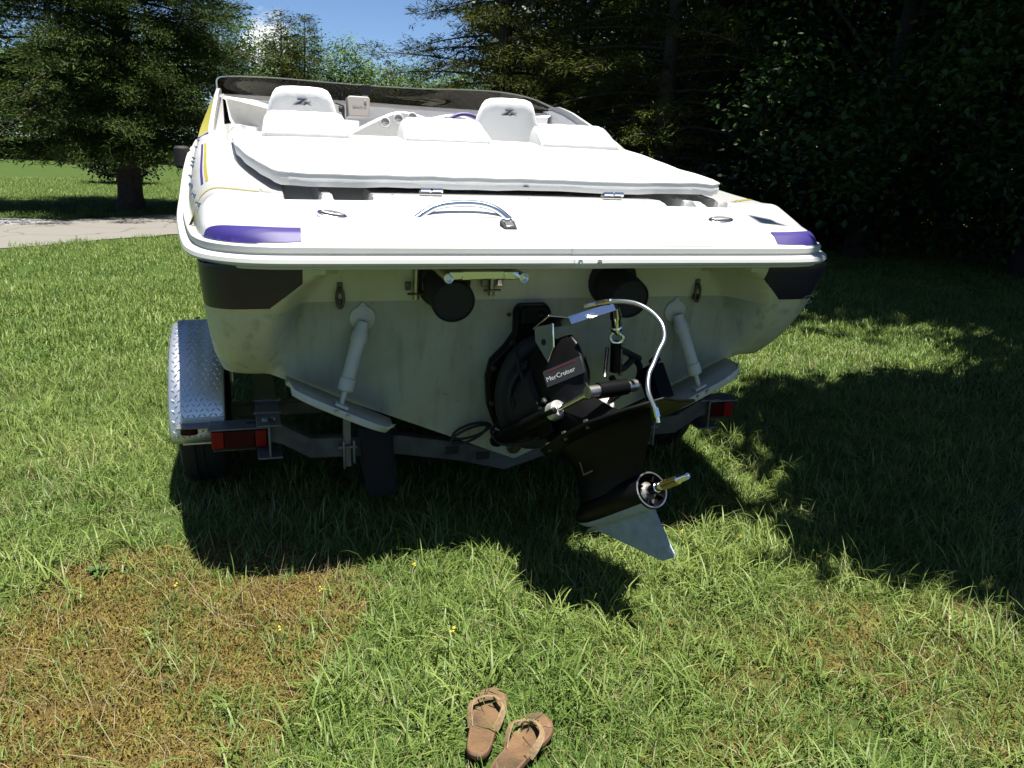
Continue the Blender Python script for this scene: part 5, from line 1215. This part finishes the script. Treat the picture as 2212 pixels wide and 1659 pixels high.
# ================================================================== small things on the grass
def sandal(toe, heel, side, label):
    toe, heel = np.array(toe), np.array(heel); d = toe - heel; Ln = np.linalg.norm(d); u = np.r_[d / Ln, 0]; w = np.array([u[1], -u[0], 0])   # u to the toe, w to the right
    z0 = .030; t0_ = thing('flip_flop', (float(heel[0]), float(heel[1]), z0), label, 'sandal', 'pair of brown leather flip flops')
    n = 96; t = .5 - .5 * np.cos(np.linspace(0, np.pi, n // 2))
    hwR = np.interp(t, [0, .04, .12, .3, .5, .68, .82, .92, .97, 1], [.0, .020, .032, .036, .038, .050, .053, .044, .028, 0])
    hwL = np.interp(t, [0, .04, .12, .3, .5, .68, .82, .92, .97, 1], [.0, .020, .032, .034, .034, .046, .046, .034, .022, 0])
    sm_ = lambda h: np.convolve(np.pad(h, 3, mode='edge'), np.ones(7) / 7, 'valid') * (t > 0) * (t < 1); rnd_ = np.minimum(1, np.sqrt(np.clip(1 - (1 - np.minimum(t, 1 - t) / .09) ** 2, 0, 1)) + (np.minimum(t, 1 - t) > .09))
    hwR, hwL = sm_(np.maximum(hwR, .028)) * rnd_, sm_(np.maximum(hwL, .026)) * rnd_
    if side < 0: hwR, hwL = hwL, hwR
    cv = lambda t_: .004 * side * math.sin(t_ * 3.14)
    zf = lambda t_: .010 * (t_ - .5) ** 2 * 4 * .6 + (.004 if t_ > .9 else 0)
    out = [(t_, r_) for t_, r_ in zip(t, hwR)] + [(t_, -l_) for t_, l_ in zip(t[::-1][1:-1], hwL[::-1][1:-1])]
    H3 = np.r_[heel, z0]; P3 = lambda t_, r_, z: H3 + u * t_ * Ln + w * (r_ + cv(t_)) + np.array([0, 0, z + zf(t_)])
    g = G(); rows = [[P3(t_, r_ * s_, z) for t_, r_ in out] for s_, z in ((.97, 0), (1, .003), (1, .009), (.98, .0105))]
    g.grid(rows, close_v=True); g.f.append(tuple(range(len(out)))); g.m.append(0); g.build('outsole', 'soleedge', t0_, smooth=40)
    g = G(); rows = [[P3(.5 + (t_ - .5) * (1 - e_ * .02), r_ * s_, z) for t_, r_ in out] for s_, z, e_ in ((.98, .0105, 0), (.97, .0145, 1), (.88, .0155, 2.5))]
    g.grid(rows, close_v=True); g.build('welt', 'soleedge', t0_, smooth=50)
    st_ = G(); ring = [P3(.5 + (t_ - .5) * .945, r_ * .875, .0158) for t_, r_ in out]; st_.tube(ring + [ring[0]], .0006, 4, caps=False); st_.build('stitching', 'strap', t0_)
    g = G(); rows = [rows[2]]
    for k, tt_ in enumerate((.70, .45, .15)): rows.append([P3(.5 + (t_ - .5) * tt_ / .95, r_ * tt_ / .95 * .9, .0150 - .0006 * k) for t_, r_ in out])
    g.grid(rows, close_v=True); g.f.append(tuple(range(len(g.v) - len(out), len(g.v)))); g.m.append(0); g.build('footbed', 'sole', t0_, smooth=50)
    post = P3(.80, -.008 * side, .015)
    for sd, ya in ((1, .42), (-1, .40)):
        hw_ = (hwR if sd > 0 else hwL); e_ = np.interp(ya, t, hw_)
        pth = spline([post + [0, 0, .016], P3(.74, sd * .018, .040), P3(.62, sd * .043, .044), P3(.50, sd * (e_ + .006), .030), P3(ya, sd * (e_ - .003), .010)], 7)
        g = G(); T_ = np.gradient(pth, axis=0); T_ /= np.linalg.norm(T_, axis=1)[:, None]; bi = np.cross(T_, np.array([0, 0, 1.])); bi /= np.linalg.norm(bi, axis=1)[:, None]; up_ = np.cross(bi, T_)
        wd = np.linspace(.006, .011, len(pth))[:, None]; ln_ = np.linspace(.2, 1.1, len(pth))[:, None]
        ax_ = bi * np.cos(ln_) + up_ * np.sin(ln_) * sd
        th_ = np.cross(T_, ax_) * .0016
        g.grid([pth - ax_ * wd + th_, pth + ax_ * wd + th_, pth + ax_ * wd - th_, pth - ax_ * wd - th_], close_u=True); g.build('strap', 'strap', t0_, smooth=50, bevel=.0006)
    g = G(); g.tube([post - [0, 0, .004], post + [0, 0, .016]], [.004, .005], 8); g.build('toe_post', 'strap', t0_)
sandal((-.385, -.965), (-.503, -1.205), -1, 'brown leather flip flop on the grass, the one nearer the boat')
sandal((-.292, -1.098), (-.478, -1.285), 1, 'brown leather flip flop on the grass, nearer the viewer and cut by the frame')
for i, (x, y) in enumerate([(-1.3, -.177), (-.828, -.313), (-.968, -.525), (.826, -.28), (1.04, -.503), (.614, -.188), (-.443, -.655), (-.489, -.217)]):
    t0_ = thing('yellow_petal', (x, y, .035), ['tiny yellow petal on the brown patch below the corner of the boat shadow', 'tiny yellow petal at the right rim of the brown patch near the shadow edge', 'tiny yellow petal in the lower right of the brown patch', 'tiny yellow petal in the sunny grass to the right of the grey skeg', 'tiny yellow petal furthest right on the lawn, beside the tree shadow', 'tiny yellow petal in the grass just beside the tip of the grey skeg', 'tiny yellow petal in the grass halfway between sandals and boat shadow', 'tiny yellow petal at the lower edge of the boat shadow'][i], 'petal', 'yellow petals scattered on the lawn')
    g = G(); a = random.random() * 6; s_ = random.uniform(.007, .013)
    for q in range(3):
        b_ = a + q * 2.1; c = np.array([x, y, .04 + .006 * q]); e1 = np.array([math.cos(b_), math.sin(b_), .3]) * s_; e2 = np.array([-math.sin(b_), math.cos(b_), .1]) * s_ * .5
        g.add([c, c + e1 * .5 + e2, c + e1 + [0, 0, -.002], c + e1 * .5 - e2, c + e1 * .5 + [0, 0, .003]], [(0, 1, 4), (1, 2, 4), (2, 3, 4), (3, 0, 4)])
    g.build('petal', 'yleaf', t0_, fix=False)
t0_ = thing('weed_plant', (-1.583, .042, 0), 'small weed rosette with pointed green leaves in the brown patch of lawn', 'weed')
for q in range(11):
    b_ = q * 2.4; L_ = .075 - .003 * q; e_ = .35 + .09 * q; d = np.array([math.cos(b_) * math.cos(e_), math.sin(b_) * math.cos(e_), math.sin(e_)]); sd = np.array([-math.sin(b_), math.cos(b_), 0])
    g = G(); c = np.array([-1.583, .042, .012]); rows = []
    for t in np.linspace(0, 1, 6):
        w_ = .009 * math.sin(min(1, t * 1.05 + .08) * 3.0) ; p = c + d * L_ * t - np.array([0, 0, .028 * t * t])
        rows.append([p - sd * w_, p - [0, 0, .002], p + sd * w_])
    o = g.grid(rows).build('leaf', 'clover', t0_, fix=False); at = o.data.attributes.new('tint', 'FLOAT', 'POINT'); at.data.foreach_set('value', np.full(len(o.data.vertices), .6, np.float32))
